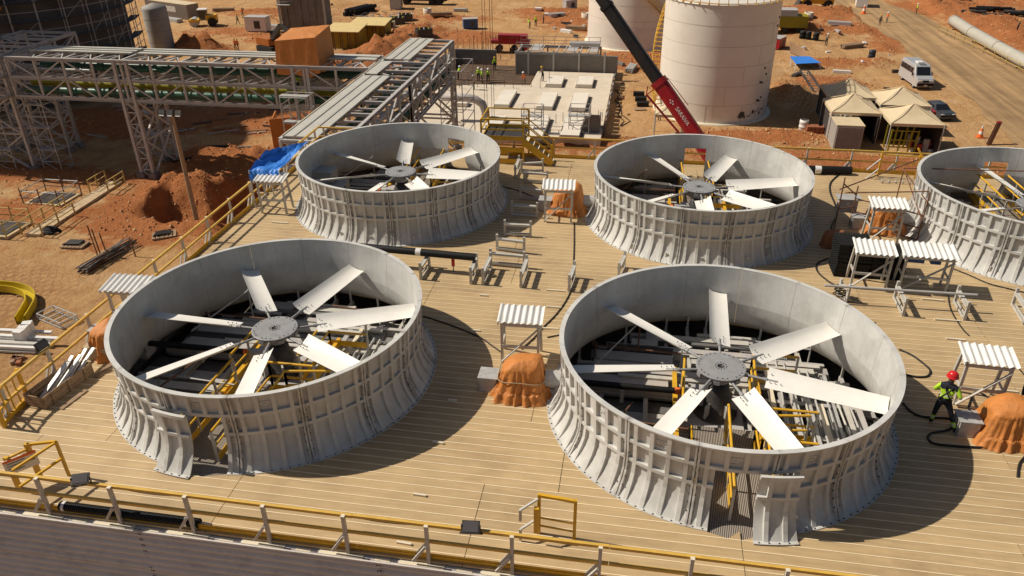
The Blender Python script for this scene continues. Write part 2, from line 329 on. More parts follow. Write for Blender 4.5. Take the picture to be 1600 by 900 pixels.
ROADM=mat('dirt_road',(.36,.225,.105),.95,.16,.25,dirt=(.25,.145,.065),dirtamt=.6,dscale=.3,bump=.6,bscale=4)
_t=ROADM.node_tree; _n=_t.nodes; _l=_t.links; _b=_n['Principled BSDF']; _src=_b.inputs['Base Color'].links[0].from_socket
_g=_n.new('ShaderNodeNewGeometry'); _m=_n.new('ShaderNodeMapping'); _m.inputs['Scale'].default_value=(1,.04,1); _z=_n.new('ShaderNodeTexNoise'); _z.inputs['Scale'].default_value=1.3; _z.inputs['Detail'].default_value=8; _l.new(_g.outputs['Position'],_m.inputs[0]); _l.new(_m.outputs[0],_z.inputs['Vector'])
_r=_n.new('ShaderNodeMapRange'); _r.inputs[1].default_value=.35; _r.inputs[2].default_value=.68; _r.inputs[3].default_value=.72; _r.inputs[4].default_value=1.22; _h=_n.new('ShaderNodeHueSaturation'); _l.new(_z.outputs['Fac'],_r.inputs[0]); _l.new(_r.outputs[0],_h.inputs['Value']); _l.new(_src,_h.inputs['Color']); _l.new(_h.outputs[0],_b.inputs['Base Color'])
struct(MB().grid(rp,0,True).build('road',ROADM))
rc=random.Random(21); mb=MB()
for cx,cy,rx,ry,hh,oo in MS:
    n_=int(min(320,60+rx*ry*12))
    for i in range(n_):
        a=rc.uniform(0,6.28); q=math.sqrt(rc.random())*1.5; x=cx+rx*q*math.cos(a); y=cy+ry*q*math.sin(a)
        if ROADX[0]-1<x<ROADX[1]+1 or (y<37.6 and x>-17) : continue
        s_=rc.choice((.04,.05,.06,.08,.1,.13,.2)); p=V((x,y,gh(x,y)+s_*.12)); pts=[p+V((rc.uniform(.6,1)*s_*dx,rc.uniform(.6,1)*s_*dy,rc.uniform(.5,.9)*s_*dz)) for dx,dy,dz in ((1,0,0),(-1,0,0),(0,1,0),(0,-1,0),(.2,.1,1),(0,0,-1))]
        mb.add(pts,[(0,2,4),(2,1,4),(1,3,4),(3,0,4),(2,0,5),(1,2,5),(3,1,5),(0,3,5)],rc.choice((0,0,1)))
for i in range(2600):
    x=rc.uniform(-95,60); y=rc.uniform(38,170)
    if ROADX[0]-1<x<ROADX[1]+1: continue
    s_=rc.choice((.04,.05,.06,.08,.12)); p=V((x,y,gh(x,y)+s_*.1)); pts=[p+V((rc.uniform(.6,1)*s_*dx,rc.uniform(.6,1)*s_*dy,rc.uniform(.5,.9)*s_*dz)) for dx,dy,dz in ((1,0,0),(-1,0,0),(0,1,0),(0,-1,0),(.2,.1,1),(0,0,-1))]
    mb.add(pts,[(0,2,4),(2,1,4),(1,3,4),(3,0,4),(2,0,5),(1,2,5),(3,1,5),(0,3,5)],rc.choice((0,1,1,2)))
o=mb.build('soil_clods',[DIRTO,mat('sand_clod',(.50,.32,.16),.95,.2,1),mat('dark_clod',(.22,.13,.07),.95,.2,1)]); o['kind']='stuff'; o['label']='loose orange soil clods and stones scattered over the site'
# ---------------------------------------------------------------- cooling tower deck
DX0,DX1,DY0,DY1=-16.75,35.0,11.30,37.30
CX=[-10.235,2.6895,15.614,28.5]; CY=[17.815,30.813]
HOLES=[(x,y) for x in CX for y in CY]; HR=4.66
deck=struct(bpy.data.objects.new('deck',None)); col.objects.link(deck)
PITCH=.28; NR=int(round((DY1-DY0)/PITCH)); planks=[]
brk=random.Random(3); offs={}
for r in range(NR):
    y0=DY0+r*PITCH; y1=y0+PITCH
    b=r//9
    if b not in offs: offs[b]=brk.uniform(0,6)
    cuts=[DX0]; x=DX0+offs[b]
    while x<DX1-1:
        if x>DX0+1: cuts.append(x)
        x+=6.1
    cuts.append(DX1)
    for a,c in zip(cuts,cuts[1:]):
        segs=[((a,a),(c,c))]
        for hx,hy in HOLES:
            d0=HR*HR-(y0-hy)**2; d1=HR*HR-(y1-hy)**2
            if d0<=0 and d1<=0: continue
            w0=math.sqrt(max(d0,0)); w1=math.sqrt(max(d1,0)); new=[]
            for (A,B) in segs:
                Lc=(hx-w0,hx-w1); Rc=(hx+w0,hx+w1)
                if B[0]<=min(Lc) or A[0]>=max(Rc): new.append((A,B)); continue
                l=(min(B[0],Lc[0]),min(B[1],Lc[1]))
                if l[0]>A[0]+.02 or l[1]>A[1]+.02: new.append((A,(max(l[0],A[0]),max(l[1],A[1]))))
                q=(max(A[0],Rc[0]),max(A[1],Rc[1]))
                if q[0]<B[0]-.02 or q[1]<B[1]-.02: new.append(((min(q[0],B[0]),min(q[1],B[1])),B))
            segs=new
        planks+=[(y0,y1,A,B) for A,B in segs]
def vis(p):
    d=p-V((0,0,CAMH)); z=d.dot(CW)
    return z>0 and abs(d.dot(CR)/z)<.70 and abs(d.dot(CU)/z)<.40
def plank_rank(k):
    y0,y1,A,B=k; c=V(((A[0]+B[0])/2,y0,0)); d=(c-V((0,0,CAMH))).length
    v=any(vis(V((A[0]+(B[0]-A[0])*t,y0,0))) for t in (0,.25,.5,.75,1))
    return (0 if v else 1, -(B[0]-A[0])/(d*d))
planks.sort(key=plank_rank)
def plank_geo(mb,k,i):
    y0,y1,A,B=k; g=.008; zt=noise.noise(V((A[0],y0*3,0)))*.002; lp=.026
    def xa(t): return A[0]+(A[1]-A[0])*t+g
    def xb(t): return B[0]+(B[1]-B[0])*t-g
    t1=1-lp/PITCH
    ya,yb,yc=y0,y0+PITCH-lp,y1-.003
    mb.add([(xa(0),ya,zt),(xb(0),ya,zt),(xb(t1),yb,zt),(xa(t1),yb,zt),(xa(0),ya,-.05),(xb(0),ya,-.05),(xb(t1),yb,-.05),(xa(t1),yb,-.05)],[(0,1,2,3),(4,5,1,0),(5,6,2,1),(7,4,0,3)],0)
    h=zt+.010
    mb.add([(xa(t1),yb,zt),(xb(t1),yb,zt),(xb(t1),yb,h),(xa(t1),yb,h),(xb(1),yc,h),(xa(1),yc,h),(xb(1),yc,-.05),(xa(1),yc,-.05)],[(0,1,2,3),(3,2,4,5),(5,4,6,7)],1)
for i,k in enumerate(planks[:300]):
    mb=MB(); plank_geo(mb,k,i); mb.build('plank',PLANK,deck)
mb=MB()
for i,k in enumerate(planks[300:]): plank_geo(mb,k,i)
o=mb.build('plank_field',PLANK,deck); o['kind']='stuff'
lg=MB().box(((DX0+DX1)/2,DY0-.05,-.115),(DX1-DX0,.20,.05)); struct(lg.build('deck_ledge',CLAD))
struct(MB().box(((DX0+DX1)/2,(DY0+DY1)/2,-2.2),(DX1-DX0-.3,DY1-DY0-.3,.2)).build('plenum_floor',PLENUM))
# deck edge walls
wl_=thing('casing_wall','brown-grey corrugated casing wall below the front edge of the deck','wall',(DX0,DY0,GZ))
k=0
for zi in range(9):
    ztop=-.10-zi*1.28
    for xi in range(9):
        x0=DX0+xi*5.85-(0.0); x1=min(x0+5.93,DX1)
        if x0>DX1: continue
        yy=DY0-.06-(.012 if xi%2 else 0)-(.0 if zi%2 else .024)
        s=MB().wave((x0,yy+(.02 if zi%2 else 0),ztop-1.33),(0,0,1.355),(x1-x0,0,0),-.048,.2258)
        if zi<4:
            for bx in (x0+.06,x1-.08):
                for bz in range(7): s.box((bx,yy-.03,ztop-.1-bz*.19),(.022,.03,.022),m=1)
        s.build('sheet',[CLAD,DARK],wl_)
for nm,a,b,lab in (('left',(DX0,DY0),(DX0,DY1),'grey corrugated casing wall below the railing on the excavated side'),('back',(DX0,DY1),(DX1,DY1),'grey corrugated casing wall below the railing beside the concrete foundation')):
    t=thing('casing_wall',lab,'wall',(a[0],a[1],GZ)); d=V((b[0]-a[0],b[1]-a[1],0))
    s=MB().wave(V((a[0],a[1],GZ)),(0,0,11.9),d,.022,.192) if nm=='left' else MB().wave(V((b[0],b[1],GZ)),(0,0,11.9),-d,.022,.192)
    s.build('sheet',CLAD,t)
# ---------------------------------------------------------------- fan stacks
def prof(z): return 4.25+.40*max(0,1-z/1.0)**2.3+.07*max(0,(z-1.1)/1.1)
ZR=[[0,.07,.16,.28,.44,.66,1.0],[1.0,1.3,1.6],[1.6,1.9,2.17]]
RIBS=[-8.23,-2.74,2.74,8.23]; EDGE=11.20
def pol(r,a,z): return V((r*math.cos(R(a)),r*math.sin(R(a)),z))
def panel_geo(cut=None,rows=(0,1,2),lim=None,emblem=True,top=True):
    mb=MB(); lo,hi=lim or(-EDGE,EDGE)
    edges=sorted(set([e for e in [-EDGE]+RIBS+[EDGE]+(list(cut) if cut else [])+[lo,hi] if lo<=e<=hi]))
    iscut=lambda a,row: cut is not None and row<2 and cut[0]<a<cut[1]
    for row in rows:
        zs=ZR[row]
        for a,b in zip(edges,edges[1:]):
            if iscut((a+b)/2,row): continue
            n=max(1,int(math.ceil((b-a)/2.0))); an=[a+(b-a)*i/n for i in range(n+1)]
            mb.grid([[pol(prof(z),q,z) for q in an] for z in zs],0,True)
            mb.grid([[pol(prof(z)-.03,q,z) for q in an] for z in zs[::-1]],2,True)
            for e in (a,b):
                if (cut and e in cut and row<2) or e in (lo,hi):
                    P=[[pol(prof(z)-.03,e,z),pol(prof(z),e,z)] for z in zs]; mb.grid(P if e==b else P[::-1],0,False)
    def vrib(a,w,pr,row):
        zs=ZR[row]; da=math.degrees(w/2/4.4); P=[]
        if row==0:
            f=lambda z:pr*min(1,.25+z*2.5)
        else: f=lambda z:pr
        A=[[pol(prof(z)-.002,a-da,z),pol(prof(z)+f(z),a-da*.8,z),pol(prof(z)+f(z),a+da*.8,z),pol(prof(z)-.002,a+da,z)] for z in zs]
        mb.grid(A,0,False)
        if row==0: mb.add(A[0],[(0,1,2,3)])
    for row in rows:
        for a in RIBS:
            if lo<=a<=hi and not iscut(a,row): vrib(a,.125,.082,row)
        for e,sg in((-EDGE,1),(EDGE,-1)):
            if lo<=e<=hi and not iscut(e+sg*.01,row): vrib(e+sg*.45,.06,.095,row)
    def hrib(z,th,r0,r1,a0,a1,):
        n=max(1,int((a1-a0)/2)); an=[a0+(a1-a0)*i/n for i in range(n+1)]
        sec=[(r0,z-th/2),(r1,z-th/2),(r1,z+th/2),(r0,z+th/2)]
        mb.grid([[pol(r,q,zz) for q in an] for r,zz in sec+[sec[0]]],0,False)
        for q,rev in((a0,0),(a1,1)):
            P=[pol(r,q,zz) for r,zz in sec]; mb.add(P[::-1] if rev else P,[(3,2,1,0)])
    def spans(row):
        s=[]; cur=None
        for a,b in zip(edges,edges[1:]):
            if iscut((a+b)/2,row): cur=None; continue
            if cur and abs(cur[1]-a)<1e-6: cur[1]=b
            else: cur=[a,b]; s.append(cur)
        return s
    if 0 in rows:
        for a,b in spans(0):
            hrib(1.0,.09,prof(1.0)-.002,prof(1.0)+.086,a,b); hrib(.011,.022,prof(0)-.03,4.727,a,b)
            q=a+1.5
            while q<b: mb.box(pol(4.69,q,.03),(.03,.03,.02),m=1); q+=5.49/2
        for e in(-EDGE+.9,EDGE-.9):
            if lo<=e<=hi and not iscut(e,0):
                for z in(.3,.5,.7,.9,1.2,1.45): mb.box(pol(prof(z)+.085,e,z),(.03,.025,.03),m=1)
    if 1 in rows:
        for a,b in ([(lo,hi)] if 2 in rows else [(lo,hi)]): hrib(1.6,.09,prof(1.6)-.002,prof(1.6)+.086,a,b)
    if 2 in rows:
        hrib(2.187,.032,prof(2.17)-.03,4.418,lo,hi)
        hrib(2.12,.09,prof(2.1)-.002,prof(2.1)+.03,lo,hi)
        if emblem:
            for (x,z,w,h) in((0,1.93,.26,.012),(0,1.75,.26,.012),(-.125,1.84,.012,.18),(.125,1.84,.012,.18),(-.06,1.82,.02,.08),(-.02,1.85,.05,.012),(.05,1.84,.012,.09),(.085,1.8,.05,.012)):
                a=math.degrees(x/4.28); mb.box(pol(prof(z)+.006,a,z),(.014,w,h),Matrix.Rotation(R(a),3,'Z'))
    return mb
PMESH=panel_geo().build('panel',[STACKM,DARK,FRP]); pm_mesh=PMESH.data; bpy.data.objects.remove(PMESH)
def cutpanel(c):
    o=panel_geo(cut=c).build('panel',[STACKM,DARK,FRP]); me=o.data; bpy.data.objects.remove(o); return me
CUTS={('A',-90):cutpanel((-EDGE,7.3)),('A',-112.5):cutpanel((5.2,EDGE)),('B',-90):cutpanel((-5.6,EDGE)),('B',-67.5):cutpanel((-EDGE,-4.5)),
      ('D',90):cutpanel((-6.5,6.5)),('E',90):cutpanel((-6.5,6.5)),('C',67.5):cutpanel((-6.5,6.5))}
STK={'A':(CX[0],CY[0],'white ribbed fan stack with open doorway beside the warning-sign gate'),'B':(CX[1],CY[0],'white ribbed fan stack with open doorway beside the worker in red helmet'),
 'C':(CX[0],CY[1],'white ribbed fan stack standing beside the blue tarpaulin'),'D':(CX[1],CY[1],'white ribbed fan stack standing in front of the red crane boom'),'E':(CX[2],CY[1],'white ribbed fan stack behind the stack of black crates and scaffold tubes')}
for kx,(sx,sy,lab) in STK.items():
    t=thing('fan_stack',lab,'fan stack',(sx,sy,0),group='fan stacks on the deck')
    for i in range(16):
        a=-180+22.5*i; o=obj('panel',CUTS.get((kx,a),pm_mesh),t,rz=R(a))
# removed doorway pieces
def doorpiece(loc,rz,lean,lab,lim):
    mb=panel_geo(rows=(0,1),lim=lim)
    mb.xf(Matrix.Translation((-4.66,0,0)))
    o=mb.build('stack_door_piece',[FRP,DARK,FRP]); o.rotation_euler=(0,lean,rz); o.location=loc
    return tag(o,lab,'door panel')
doorpiece(G(268,741)+V((0,0,.02)),R(-99),R(-2),'white doorway piece taken off the stack beside the warning-sign gate',(-6.5,6.5))
doorpiece(G(1212,850)+V((0,0,.02)),R(-82),R(-2),'white doorway piece taken off the stack near the worker in red helmet',(-6.2,6.2))
# ---------------------------------------------------------------- fans
mb=MB(); mb.lathe([(.0,-.02),(.66,-.02),(.67,0),(.67,.022),(.65,.03),(.10,.03)],40,sm=False,cap=False)
mb.lathe([(.10,.03),(.10,.012),(0,.012)],16,m=1,cap=False)
for i in range(28):
    a=i*6.28318/28
    if i%4!=3: mb.box((.59*math.cos(a),.59*math.sin(a),.036),(.03,.03,.014),m=1)
for i in range(12):
    a=i*.5236; mb.box((.15*math.cos(a),.15*math.sin(a),.036),(.025,.025,.014),m=1)
HUBM=mat('hub_grey',(.29,.29,.285),.45,.12,5,dirt=(.16,.12,.09),dirtamt=.4,dscale=3)
hub_o=mb.build('hub_plate',[HUBM,DARK]); hubm=hub_o.data; bpy.data.objects.remove(hub_o)
mb=MB(); mb.lathe([(.60,-.03),(.60,-.10),(.30,-.16),(.27,-.42)],24,cap=True)
for i in range(7):
    a=i*6.28318/7; mb.box((.5*math.cos(a),.5*math.sin(a),-.1),(.34,.17,.12),Matrix.Rotation(a,3,'Z'))
o=mb.build('hub_body',HUBM); hubb=o.data; bpy.data.objects.remove(o)
def blade_geo():
    mb=MB(); top=[];bot=[]
    NS=10; r0,r1=1.22,4.20
    for i in range(NS+1):
        t=i/NS; r=r0+(r1-r0)*t; ch=.66-.07*t; pit=R(21-9*t); row=[];rb=[]
        for j in range(9):
            u=j/8; c=(u-.5)*ch; cam_=.055*ch/.6*(4*u*(1-u))*-1+.10*max(0,u-.78)*ch*2; th=.028*math.sqrt(max(0,u*(1-u)))*2*(1-.3*t)+.004
            y=c*math.cos(pit)-cam_*math.sin(pit); z=c*math.sin(pit)+cam_*math.cos(pit); row.append(V((r,y,z+th/2))); rb.append(V((r,y,z-th/2)))
        top.append(row); bot.append(rb)
    mb.grid([r_[::-1] for r_ in top],0,True); mb.grid(bot,0,True)
    for rows in (0,NS):
        for j in range(8):
            q=[top[rows][j],top[rows][j+1],bot[rows][j+1],bot[rows][j]]; mb.add(q,[(0,1,2,3)] if rows else [(3,2,1,0)])
    for j in(0,8):
        for i in range(NS):
            q=[top[i][j],top[i+1][j],bot[i+1][j],bot[i][j]]; mb.add(q,[(3,2,1,0)] if j==0 else [(0,1,2,3)])
    for rr,u in((1.32,-.12),(1.45,-.12),(1.6,-.12),(1.32,.14)):
        pit=R(20); mb.box((rr,u*math.cos(pit),u*math.sin(pit)+.005),(.022,.022,.033),m=1)
    return mb
o=blade_geo().build('blade',[BLADE,DARK]); bladem=o.data; bpy.data.objects.remove(o)
mb=MB().tube((.45,0,-.07),(1.50,0,-.065),.036,8); mb.tube((1.12,0,-.068),(1.24,0,-.068),.055,8); o=mb.build('arm',HUBM); armm=o.data; bpy.data.objects.remove(o)
FANPH={'A':126,'B':87.5,'C':102,'D':119,'E':150}
FL={'A':'seven-blade white fan turning inside the stack by the warning-sign gate','B':'seven-blade white fan inside the stack near the worker','C':'seven-blade white fan inside the stack by the blue tarpaulin','D':'seven-blade white fan inside the stack in front of the crane boom','E':'seven-blade white fan inside the stack behind the black crates'}
FL['A']='seven-blade white fan inside the stack by the warning-sign gate'
for kx,(sx,sy,_) in STK.items():
    t=thing('fan',FL[kx],'fan',(sx,sy,1.36),group='fans inside the stacks')
    obj('hub_plate',hubm,t); obj('hub_body',hubb,t)
    for i in range(7):
        b=obj('blade',bladem,t,rz=R(FANPH[kx]-360/7*i)); obj('arm',armm,b)
# ---------------------------------------------------------------- gear and structure inside the stacks
where={'A':'stack by the warning-sign gate','B':'stack near the worker','C':'stack by the blue tarpaulin','D':'stack in front of the crane boom','E':'stack behind the black crates'}
def yrail(name,lab,pts,h=1.0,every=1.1):
    """yellow two-bar handrail along a polyline at floor height"""
    t=thing(name,lab,'handrail',pts[0])
    for p,q in zip(pts,pts[1:]):
        p=V(p);q=V(q)
        MB().tube(p+V((0,0,h)),q+V((0,0,h)),.038,6).build('top_rail',YEL,t)
        MB().tube(p+V((0,0,h*.52)),q+V((0,0,h*.52)),.034,6).build('mid_rail',YEL,t)
        MB().bar(p+V((0,0,.11)),q+V((0,0,.11)),.02,.2).build('toe_board',YEL,t)
        n=max(1,round((q-p).length/every))
        for i in range(n+1):
            s=p+(q-p)*i/n; MB().bar(s+V((0,0,.01)),s+V((0,0,h)),.06,.05).build('post',PGREY,t)
    return t
for kx,(sx,sy,_) in STK.items():
    c=V((sx,sy,0)); rn=random.Random(ord(kx)); W=where[kx]; dr=-1 if kx in 'AB' else 1
    if kx=='C': dr=1
    # gearbox
    t=thing('gearbox','grey fan gearbox under the hub in the '+W,'gearbox',c+V((0,0,-.15)),group='fan gearboxes')
    MB().lathe([(.62,-.13),(.62,-.06),(.42,0),(.42,.5),(.33,.62),(.3,.8),(.2,.85)],20,c).build('housing',DARK,t)
    MB().box(c+V((-.45,0,.35)),(.5,.42,.42)).build('input_case',STEEL,t)
    for a in range(6): MB().box(c+V((.5*math.cos(a*1.047),.5*math.sin(a*1.047),.15)),(.26,.06,.4),Matrix.Rotation(a*1.047,3,'Z')).build('rib',STEEL,t)
    # drive shaft
    t=thing('drive_shaft','black drive shaft running to the gearbox in the '+W,'drive shaft',c+V((-4.1,0,.05)),group='fan drive shafts')
    MB().tube(c+V((-4.25,0,.42)),c+V((-.95,0,.42)),.09,12).build('tube',BLACK,t)
    MB().tube(c+V((-.95,0,.42)),c+V((-.68,0,.42)),.14,12).build('coupling',GALV,t)
    MB().tube(c+V((-1.15,0,.42)),c+V((-1.0,0,.42)),.10,12).build('collar',HIOR,t)
    MB().box(c+V((-2.6,0,.14)),(.1,.3,.4)).build('bearing_stand',STEEL,t)
    # beams
    t=thing('fan_support_frame','grey beams crossing under the fan in the '+W,'support frame',c+V((0,0,-.4)),group='fan support frames')
    def chord(y,r=4.45): return math.sqrt(max(.1,r*r-y*y))
    for y in (-3.6,-2.7,-.75,.75,1.9,2.8,3.7):
        w=chord(y); xa=-w; xb=w
        if (dr<0 and y<-.8) or (dr>0 and y>.8):
            MB().ibeam(c+V((-w,y,-.30)),c+V((-.75,y,-.30)),.14,.24).build('beam',STEEL,t); MB().ibeam(c+V((.75,y,-.30)),c+V((w,y,-.30)),.14,.24).build('beam',STEEL,t)
        else: MB().ibeam(c+V((-w,y,-.30)),c+V((w,y,-.30)),.14,.24).build('beam',STEEL,t)
    for x in (-4.0,-2.6,-1.3,-.6,0,.6,1.7,2.8,3.9):
        w=chord(x,4.6); ys=(1.0,w) if dr<0 else (-w,-1.0)
        MB().bar(c+V((x,ys[0],-.36)),c+V((x,ys[1],-.36)),.10,.16).build('joist',[PGREY,STEEL][int(x*10)%2],t)
        MB().bar(c+V((x,(ys[1] if dr<0 else ys[0])*.97,-.3)),c+V((x,(ys[1] if dr<0 else ys[0])*.97,.35)),.06).build('stud',PGREY,t)
    for x in (-3.2,-1.9,1.15,2.3,3.4):
        w=chord(x); MB().bar(c+V((x,-w,-.55)),c+V((x,w,-.55)),.13,.2).build('beam',PGREY,t)
    for x in (-3.2,-.75,.75,2.3):
        for y in (-2.7,-.75,.75,2.8): MB().bar(c+V((x,y,-2.1)),c+V((x,y,-.42)),.11,.11).build('post',PGREY,t)
    MB().box(c+V((0,0,-.20)),(1.5,1.5,.10)).build('mounting_plate',STEEL,t)
    # walkway with yellow rails
    t=thing('walkway','brown-grey grating walkway leading from the doorway of the '+W,'walkway',c+V((0,dr*2.8,-.1)),group='walkways inside the stacks')
    off={'A':-.40,'B':.42,'C':.3,'D':0,'E':0}[kx]; wx={'A':2.15,'B':2.15}.get(kx,1.2); rw_={'A':(-.55,.55),'B':(-.35,.55)}.get(kx,(-.62,.62))
    ya,yb=sorted((dr*.85,dr*4.9))
    MB().box(c+V((off,(ya+yb)/2,-.085)),(wx,yb-ya,.05)).build('grating',GRATE,t)
    for s in(-1,1): MB().bar(c+V((off+s*wx/2,ya,-.14)),c+V((off+s*wx/2,yb-.35 if dr>0 else yb,-.14)) if dr>0 else c+V((off+s*wx/2,yb,-.14)),.06,.16).build('stringer',YEL,t)
    for s,n_ in((-1,'motor'),(1,'far')):
        yrail('handrail','yellow %s side handrail of the walkway, %s'%(n_,W),[c+V((off+rw_[(s+1)//2],dr*4.25,-.02)),c+V((off+rw_[(s+1)//2]+.1,dr*1.15,-.02))]+([c+V((off+2.0,dr*1.15,-.02))] if s>0 else []),1.0)
    if kx in 'AB': yrail('handrail','yellow handrail beyond the gearbox in '+W,[c+V((.95,-.7,-.02)),c+V((1.05,1.35,-.02)),c+V((2.3,1.35,-.02))])
    if kx in 'AB': yrail('handrail','yellow handrail frame beside the hub in '+W,[c+V((2.2,-2.4,-.02)),c+V((.9,-2.4,-.02)),c+V((.9,-1.5,-.02)),c+V((2.2,-1.3,-.02))])
    if kx in 'AB': yrail('handrail','short yellow handrail on the motor side of the hub in '+W,[c+V((-1.0,-1.0,-.02)),c+V((-.9,.9,-.02))])
    for q in ((1.25,.55),(-1.1,-.9)): tag(MB().bar(c+V((q[0],-1.6,.02)),c+V((q[0],1.6,.02)),.12,.2).build('hub_girder',YEL),'yellow girder %s the hub in the %s'%('past' if q[0]>0 else 'before',W),'girder')
    # grey floor boards on the motor side
    for i,y in enumerate((-3.4,-3.0,-2.55,-2.1,-1.65,-1.2,1.05,1.45,1.85,2.3,2.75,3.2,3.6)):
        w=chord(y,4.3)
        xa=-w+rn.uniform(0,.5); xb=-rn.uniform(.9,1.6)
        bz=-.12-rn.random()*.05
        o=MB().box(c+V(((xa+xb)/2,y,bz)),(xb-xa,.34 if i%3 else .46,.05)).build('floor_board',[STEEL,DARK,PGREY][i%3]); tag(o,'%s floor board along the motor side in the %s'%(ORD[i],W),'board','boards laid inside the stack')
    # drift eliminator packs on the other side
    for i in range(6):
        x=1.25+i*.5; w=chord(x+.2,4.2); yb_=rn.uniform(-.2,w) if i%2 else w-.1; ya_=-w+rn.uniform(.1,.9)
        o=MB().box(c+V((x,(ya_+yb_)/2,-.36+.03*(i%2))),(.38,yb_-ya_,.16)).build('eliminator_pack',ELIM); tag(o,'%s ribbed eliminator from the hub, %s'%(ORD[i],W),'eliminator','eliminator packs inside the stacks')
    for i in range(9):
        x=1.35+i*.3; w=chord(x,4.1); a=rn.uniform(-.03,.03); z=-.13+.02*i
        o=MB().tube(c+V((x-a*2,-w*.8,z)),c+V((x+a*2,w*rn.uniform(.2,.8),z)),.032,6).build('loose_tube',[GALV,PGREY,STEEL][i%3]); tag(o,'%s loose tube from the hub in the %s'%(ORD[i],W),'tube','loose tubes inside the stacks')
    for i in range(15):
        y=-4.2+i*.6; w=chord(y,4.75)
        z=-.66-.05*(i%3); o=MB().box(c+V((rn.uniform(-.15,.15),y,z)),(w*2,.5,.10)).build('plenum_board',[STEEL,PGREY,ELIMY][i%3]); tag(o,'%s dusty lower board inside the %s'%(ORD[i],W),'board','boards below the fans')
    for i in range(9): # boards and beams behind the hub
        y=-dr*(1.25+.33*i); w=chord(y,4.35)
        if w<.6: continue
        x0_=-w*rn.uniform(.1,.9); x1_=w*rn.uniform(.35,.95); z=-.10-.035*(i%3)
        o=MB().box(c+V(((x0_+x1_)/2,y,z)),(x1_-x0_,.24 if i%2 else .16,.07)).build('plenum_beam',[PGREY,STEEL,ELIMY,PGREY][i%4]); tag(o,'%s pale beam behind the hub in the %s'%(ORD[i],W),'beam','beams laid behind the hubs')
    for i in range(10):
        x=.95+i*.34; w=chord(x,4.25); a0=-w*rn.uniform(.3,.98); a1=w*rn.uniform(.2,.95)
        o=MB().box(c+V((x+rn.uniform(-.05,.05),(a0+a1)/2,-.2+.04*(i%3))),(rn.uniform(.06,.2),a1-a0,.08)).build('plenum_beam',[PGREY,STEEL,CREAM,GALV][i%4]); tag(o,'%s pale beam from the hub among packs in the %s'%(ORD[i],W),'beam','beams beside the eliminators')
    # scaffold tubes
    t=thing('scaffold','rusty scaffold tubes standing inside the '+W,'scaffold',c+V((-2.4,0,-.4)),group='scaffolds inside the stacks')
    for (a,b) in (((-3.6,2.1,.32),(-.9,2.0,.34)),((-3.5,1.0,.3),(-2.2,2.6,1.0)),((-3.4,-1.2,.22),(-.8,-1.4,.24)),((-3.3,-2.6,.1),(-2.3,-.8,.5)),((-2.2,2.6,-.4),(-2.2,2.6,1.05)),((-3.4,-1.2,-.4),(-3.4,-1.2,.35)),((-.9,2.0,-.4),(-.9,2.0,.5)),((-3.5,2.1,-.4),(-3.5,2.1,.45)),((.4,3.3,.25),(3.0,2.9,.28)),((3.0,2.9,-.4),(3.0,2.9,.7)),((2.2,-2.6,-.4),(2.25,-2.6,.75))):
        MB().tube(c+V(a),c+V(b),.026,6).build('tube',RUST if rn.random()<.5 else GALV,t)
# ---------------------------------------------------------------- guard rails
def guard(lab,a,b,posts,out,n_cable=False,toe=True,ledge=False):
    a=V(a);b=V(b);d=(b-a).normalized();t=thing('guard_rail',lab,'railing',a); out=V(out)
    L=(b-a).length; s=0
    while s<L-.05:
        e=min(L,s+5.6)
        MB().bar(a+d*s+V((0,0,1.05)),a+d*(e-.01)+V((0,0,1.05+rnd.uniform(-.012,.012))),.072,.072).build('top_rail',YELD,t)
        MB().bar(a+d*s+V((0,0,.55)),a+d*(e-.01)+V((0,0,.55)),.06,.07).build('mid_rail',YELD,t)
        if toe:
            m_=MB().bar(a+d*s+V((0,0,.085)),a+d*(e-.01)+V((0,0,.085)),.012,.17); m_.bar(a+d*s+V((0,0,.10))+out*.015,a+d*(e-.01)+V((0,0,.10))+out*.015,.02,.03); m_.build('toe_board',YEL,t)
        s=e
    for q in posts:
        p=a+d*q+out*.06
        MB().bar(p+V((0,0,-.12)),p+V((0,0,1.06)),.085,.075,up=d).build('post',PGREY,t)
        for o_ in(-.075,.075): MB().bar(p+V((0,0,.50))+out*(.0+o_)-d*.03,p-d*.34+V((0,0,.02))+out*o_,.06,.05,up=out).build('brace',PGREY,t)
        MB().box(p+V((0,0,1.075)),(.09,.09,.02)).build('post_cap',CREAM,t)
    if n_cable:
        for q,q2 in zip(posts,posts[1:]):
            if rnd.random()<.7:
                sg=rnd.uniform(.02,.09); MB().path([a+d*(q+(q2-q)*i/8)+V((0,0,1.0-sg*4*(i/8)*(1-i/8)))-out*.04 for i in range(9)],.014,5).build('cable',RUBBER,t)
    if ledge:
        for q in posts:
            p=a+d*(q-.25); MB().bar(p+out*.10+V((0,0,.004-.09))-d*.42,p+out*.10+V((0,0,.004-.09))+d*.62,.16,.03).build('base_plate',CREAM,t)
            MB().bar(p+out*.13+V((0,0,-.088))-d*.98,p+out*.13+V((0,0,-.088))-d*.62,.10,.02).build('base_plate',CREAM,t)
    return t
guard('yellow guard rail with pale posts along the edge above the corrugated casing',(DX0,DY0+.07,0),(DX1,DY0+.07,0),[.25,1.65]+[3.52+1.87*i for i in range(26)],(0,-1,0),True,True,True)
guard('yellow guard rail beside the wooden crate, facing the excavated ground',(DX0+.05,DY0+3.0,0),(DX0+.05,DY1,0),[.1+1.87*i for i in range(13)],(-1,0,0))
guard('yellow guard rail beside the concrete foundation and tents',(DX0,DY1-.05,0),(DX1,DY1-.05,0),[.3+2.05*i for i in range(25)],(0,1,0))
